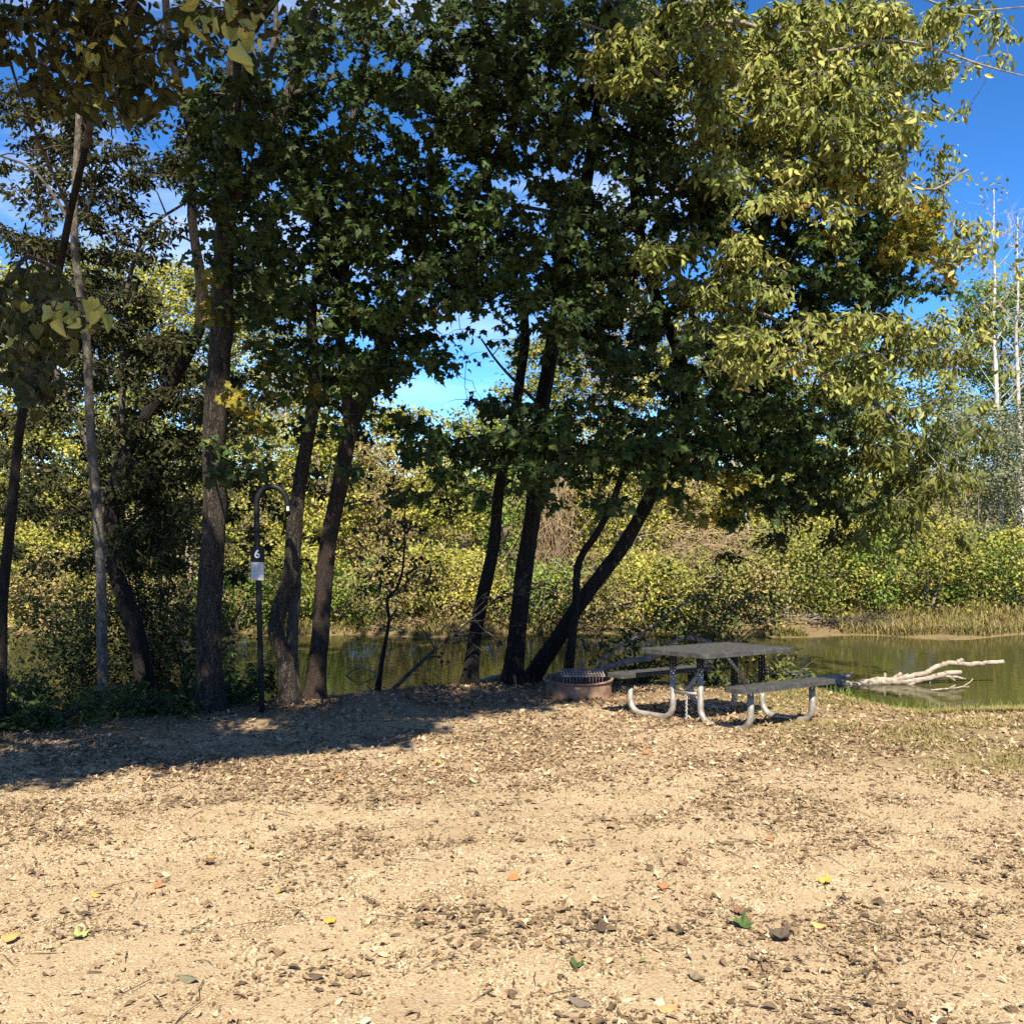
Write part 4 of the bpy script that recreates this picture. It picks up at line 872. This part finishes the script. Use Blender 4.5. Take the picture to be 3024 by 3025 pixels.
log('sunken_twig', [([zx(1190, 372, 13.9), zx(1300, 362, 13.9), zx(1420, 350, 13.9), zx(1480, 325, 13.9), zx(1530, 282, 13.9)], .014, .008), ([zx(1340, 358, 13.9), zx(1390, 330, 13.9)], .014, .008), ([zx(1420, 345, 13.9), zx(1500, 345, 13.9)], .01, .006)], 'thin pale twig poking out of the water in front of the driftwood log', DRIFT, 'twig')
log('fallen_log', [([P(1335, 2030, 14.6), P(1400, 2018, 14.5), P(1475, 2000, 14.4), P(1530, 1990, 14.3)], .045, .05)], 'blue-grey fallen trunk at the water edge between the two close maple trunks', DEAD, 'log')
log('fallen_dead_limb', [([P(1690, 2010, 13.7), P(1760, 1985, 13.6), P(1850, 1955, 13.6), P(1930, 1940, 13.5), P(2020, 1885, 13.4), P(2100, 1900, 13.3)], .05, .035), ([P(1740, 2005, 13.6), P(1800, 1930, 13.7), P(1900, 1870, 13.8), P(1990, 1800, 13.9), P(2080, 1760, 14)], .03, .012)], 'grey fallen limb lying behind the fire ring and the tabletop', DEAD, 'branch')
log('arched_twig', [([P(1003, 2015, 15.5), P(1035, 1985, 15.5), P(1062, 1972, 15.5), P(1100, 1985, 15.5), P(1118, 2010, 15.4)], .012, .01)], 'pale arched twig standing out of the water left of the dark sapling', DRIFT, 'twig')
log('floating_stick', [([P(1025, 2013, 15.6), P(1060, 2008, 15.6), P(1080, 2012, 15.6)], .03, .02)], 'short dark stick floating inside the arched twig', TWIG, 'stick')
sticks('root_heap', 'tangled blue-grey heap of dead twigs behind the number post', 'twigs', (-3.1, 12.7, float(gz(-3.1, 12.7))), (.42, .22, .1), 110, .011, DEAD, .25)

# ------------------------------------------------------------------ gravel and leaf litter
STONE = leafmat('gravel_stone', [(0, (.12, .085, .05)), (.3, (.3, .215, .13)), (.65, (.45, .345, .22)), (.9, (.58, .475, .33)), (1, (.74, .66, .53))], 0, 2.5, .25, .9, .15)
ico = np.array([(0, 0, 1), (.9, 0, .3), (.28, .86, .3), (-.73, .53, .3), (-.73, -.53, .3), (.28, -.86, .3), (.7, .5, -.4), (-.3, .8, -.4), (-.9, 0, -.4), (-.3, -.8, -.4), (.7, -.5, -.4)], float)
icf = [(0, 1, 2), (0, 2, 3), (0, 3, 4), (0, 4, 5), (0, 5, 1), (1, 6, 2), (2, 6, 7), (2, 7, 3), (3, 7, 8), (3, 8, 4), (4, 8, 9), (4, 9, 5), (5, 9, 10), (5, 10, 1), (1, 10, 6)]
N_ = 290000
y = np.sqrt(rng.uniform(3.1**2, 7.6**2, N_)); x = rng.uniform(-.56, .56, N_)*y
k = rng.random(N_) < .35+.65*(vnoise(x*1.4+3, y*1.4) > .42); x, y = x[k], y[k]; n_ = len(x)
s_ = .0026+.004*rng.random(n_)**2+.007*(rng.random(n_) < .02)*rng.random(n_)
a = rng.random(n_)*6.28; ca_, sa_ = np.cos(a), np.sin(a)
V = ico[None]*(1+.35*rng.normal(0, .5, (n_, 11, 1)).clip(-.8, .8))*np.stack([s_*1.25, s_, s_*.7], -1)[:, None]
V = np.stack([V[..., 0]*ca_[:, None]-V[..., 1]*sa_[:, None], V[..., 0]*sa_[:, None]+V[..., 1]*ca_[:, None], V[..., 2]], -1)
V += np.stack([x, y, gz(x, y)+s_*.1], -1)[:, None]
fl = np.array(icf).ravel()
mb = MB(); mb.raw(V.reshape(-1, 3), (fl[None]+(np.arange(n_)*11)[:, None]).ravel(), np.full(n_*15, 3))
tag(mb.build('gravel', STONE), kind='stuff', label='pale gravel scattered over the sandy campsite ground', cat='gravel')
def curled(V0, kx, ky, tw):
    V = V0.copy(); V[:, 2] = V[:, 2]*.4+kx*V[:, 0]**2*2+ky*(V[:, 1]-.45)**2*1.6+tw*V[:, 0]*(V[:, 1]-.4)*2
    return V
LIT_D = leafmat('withered_brown_leaf', [(0, (.055, .04, .028)), (.45, (.125, .085, .052)), (.75, (.21, .14, .082)), (1, (.31, .21, .115))], 0, 1.2, .2, .8, .15)
LIT_T = leafmat('dry_tan_leaf', [(0, (.16, .1, .06)), (.5, (.34, .23, .14)), (.85, (.5, .37, .23)), (1, (.6, .49, .34))], 0, 1.2, .1, .8, .15)
LIT_C = leafmat('coloured_fallen_leaf', [(0, (.1, .13, .035)), (.25, (.24, .22, .07)), (.5, (.42, .31, .1)), (.75, (.4, .2, .08)), (1, (.32, .13, .07))], 0, 1.2, .1, .7, .2)
STRIP = (np.array([(-.12, 0, 0), (.12, .03, 0), (-.26, .35, 0), (.25, .38, .0), (-.2, .7, 0), (.2, .72, 0), (0, 1, 0)], float), [(0, 1, 3, 2), (2, 3, 5, 4), (4, 5, 6)])
def litter(mb, x, y, size, shapes, lift=.004, tilt=.16):
    n_ = len(x); which = rng.integers(0, len(shapes), n_); z = gz(x, y)
    for w_ in range(len(shapes)):
        k = which == w_; m_ = k.sum()
        V0, fs = shapes[w_]
        for var in range(8):
            kk = np.where(k)[0][var::8]; q = len(kk)
            if not q: continue
            kx, ky, tw = rng.uniform(.0, 1.1)*rng.choice([1, -.8]), rng.uniform(-.5, .6), rng.normal(0, .4)
            a = rng.random(q)*6.28; tip = np.stack([np.cos(a), np.sin(a), rng.normal(0, tilt, q)], -1)
            nor = np.stack([rng.normal(0, tilt, q), rng.normal(0, tilt, q)-0*a, np.ones(q)], -1)
            C = curled(V0, kx, ky, tw); C[:, 2] -= C[:, 2].min()
            pos = np.stack([x[kk], y[kk], z[kk]+lift+size[kk]*.04], -1)
            add_leaves(mb, (C, fs), pos, tip, nor, size[kk])
def scatter(n_, y0, y1, thr, power=1.0, keep=.15):
    y = np.sqrt(rng.uniform(y0**2, y1**2, n_)); x = rng.uniform(-.57, .57, n_)*y
    v = .6*vnoise(x*1.1+20, y*1.6+7)+.4*vnoise(x*3.1, y*4.1)
    k = (rng.random(n_) < keep+(1-keep)*np.clip((v-thr)*6, 0, 1)) & (gz(x, y) > WATER+.05)
    return x[k], y[k]
NARROW = (STRIP[0]*[.6, 1, 1], STRIP[1]); SH = [STRIP, STRIP, NARROW, NARROW, OVAL, OVAL, NARROW, MAPLE, STRIP]
mb = MB()
x, y = scatter(105000, 3.1, 14.5, .49, keep=.1); litter(mb, x, y, .01+.052*rng.random(len(x))**3, SH, tilt=.22)
for bx, by in [(t.root.location.x, t.root.location.y) for t in T.values()]+[(rx_, ry_-.3), (2.2, 10.3)]:      # leaves drifted against trunks, ring and table
    a_ = rng.random(170)*6.28; r_ = .12+abs(rng.normal(0, .3, 170)); litter(mb, bx+np.cos(a_)*r_*1.3, by-abs(np.sin(a_))*r_, .03+.05*rng.random(170), SH, tilt=.35)
x, y = scatter(110000, 3.1, 10, .46, keep=.22); litter(mb, x, y, .007+.019*rng.random(len(x)), [STRIP, NARROW], .002, .3)
tag(mb.build('withered_leaves', LIT_D), kind='stuff', label='withered dark brown leaf litter covering the gravel', cat='leaf litter')
mb = MB()
x, y = scatter(22000, 3.1, 9, .45, keep=.3); litter(mb, x, y, .01+.04*rng.random(len(x))**2.5, SH, tilt=.34)
x, y = scatter(34000, 7.2, 14, .3, keep=.5); litter(mb, x, y, .015+.055*rng.random(len(x))**1.4, SH, tilt=.36)
tag(mb.build('dry_leaves', LIT_T), kind='stuff', label='dry tan leaf litter between table and foreground', cat='leaf litter')
mb = MB()
x, y = scatter(1300, 3.1, 13, .45, keep=.3); litter(mb, x, y, .014+.035*rng.random(len(x))**1.5, SH, tilt=.3)
tag(mb.build('coloured_leaves', LIT_C), kind='stuff', label='yellow, green and orange leaves among the litter', cat='leaf litter')
mb = MB()
for q in range(420):
    y_ = math.sqrt(rng.uniform(10, 110)); x_ = rng.uniform(-.55, .55)*y_; a = rng.random()*6.28; L = rng.uniform(.03, .12); z_ = float(gz(x_, y_))
    d_ = np.array([math.cos(a), math.sin(a), 0])*L; c_ = np.array([x_, y_, z_+.006]); mb.tube([c_-d_, c_+[0, 0, .006]+rng.normal(0, .006, 3)*[1, 1, .2], c_+d_], [.0025, .002, .001], 4, 0, False)
tag(mb.build('litter_twigs', TWIG), kind='stuff', label='small dry twigs strewn over the gravel', cat='twigs')
# the larger leaves one can point at
def one(px, py, size, shape, rgb, label, kx=.9, ky=.7, ang=None):
    p = G(px, py); mb = MB(); V0, fs = shape
    a = rng.random()*6.28 if ang is None else R(ang); C = curled(V0, kx, ky, rng.normal(0, .3)); C[:, 2] -= C[:, 2].min()
    size = size*.8
    add_leaves(mb, (C, fs), np.array([[p[0], p[1], float(gz(p[0], p[1]))+.006]]), np.array([[math.cos(a), math.sin(a), .08]]), np.array([[0, -.25, 1.]]), np.array([size]))
    o = mb.build('fallen_leaf', plainmat('leaf_colour', tuple(c*.75 for c in rgb), rgb, 40, .75, spec=.2)); tag(o, label, 'leaf', 'larger fallen leaves on the gravel')
GR, OR, YE, BR, DK = (.075, .12, .035), (.4, .18, .075), (.42, .3, .07), (.2, .115, .07), (.1, .074, .052)
for a in [(2170, 2735, .12, MAPLE, GR, 'largest bright green leaf, right of centre on the gravel'), (2185, 2700, .1, MAPLE, BR, 'brown crumpled leaf touching the largest green leaf'), (1705, 2855, .08, HEART, GR, 'small dark green leaf low in the middle of the gravel'), (1945, 2995, .1, STRIP, (.6, .27, .12), 'orange-pink leaf at the bottom edge, right of centre'),
          (2455, 2615, .1, MAPLE, YE, 'bright yellow leaf curled over brown on the right gravel'), (2440, 2745, .09, STRIP, (.62, .35, .13), 'yellow and orange flat leaf right of the largest green leaf'), (1530, 2600, .09, HEART, OR, 'orange leaf in the middle of the gravel'), (1950, 2630, .07, HEART, OR, 'small orange leaf between the orange and yellow leaves'),
          (1755, 2675, .08, STRIP, (.58, .34, .2), 'pinkish orange leaf left of the largest green leaf'), (2005, 2555, .09, MAPLE, BR, 'rusty brown leaf farther up in the middle right'), (2265, 2484, .06, HEART, OR, 'little orange leaf far up on the right gravel'), (2330, 2790, .14, MAPLE, DK, 'dark curled heap-like leaf right of the green leaf'),
          (2270, 2762, .13, OVAL, DK, 'long dark grey leaf below the yellow and orange leaf'), (1780, 2765, .12, OVAL, DK, 'dark upright leaf left of centre among brown litter'), (2080, 2910, .1, STRIP, (.2, .15, .09), 'round olive-brown leaf low right of centre'), (1750, 2985, .13, OVAL, (.14, .11, .085), 'grey-brown leaf standing up at the bottom edge'),
          (530, 2895, .14, OVAL, (.17, .16, .1), 'grey-green curled leaf low on the left gravel'), (640, 2535, .06, OVAL, YE, 'small yellow-green leaf far up on the left gravel'), (215, 2780, .09, MAPLE, (.3, .33, .12), 'pale green leaf on the left gravel'), (480, 2620, .07, HEART, OR, 'orange leaf lying in the brown litter on the left'),
          (295, 2655, .07, STRIP, YE, 'golden leaf lying in the brown litter on the left'), (620, 2560, .09, MAPLE, BR, 'reddish brown curled leaf up on the left gravel'), (12, 2795, .09, HEART, (.5, .33, .12), 'tan-orange leaf cut by the left picture edge'), (900, 2895, .12, OVAL, DK, 'dark rolled leaf at the lower left of the centre'),
          (965, 2740, .07, HEART, (.55, .3, .05), 'small golden orange leaf left of the centre'), (1010, 2310, .09, MAPLE, OR, 'orange leaf lying near the shade edge in the distance'), (1300, 2260, .09, MAPLE, (.45, .3, .1), 'golden brown leaf lying in front of the fire ring'), (1900, 2230, .09, MAPLE, OR, 'orange-brown leaf lying in front of the picnic table')]:
    one(*a)
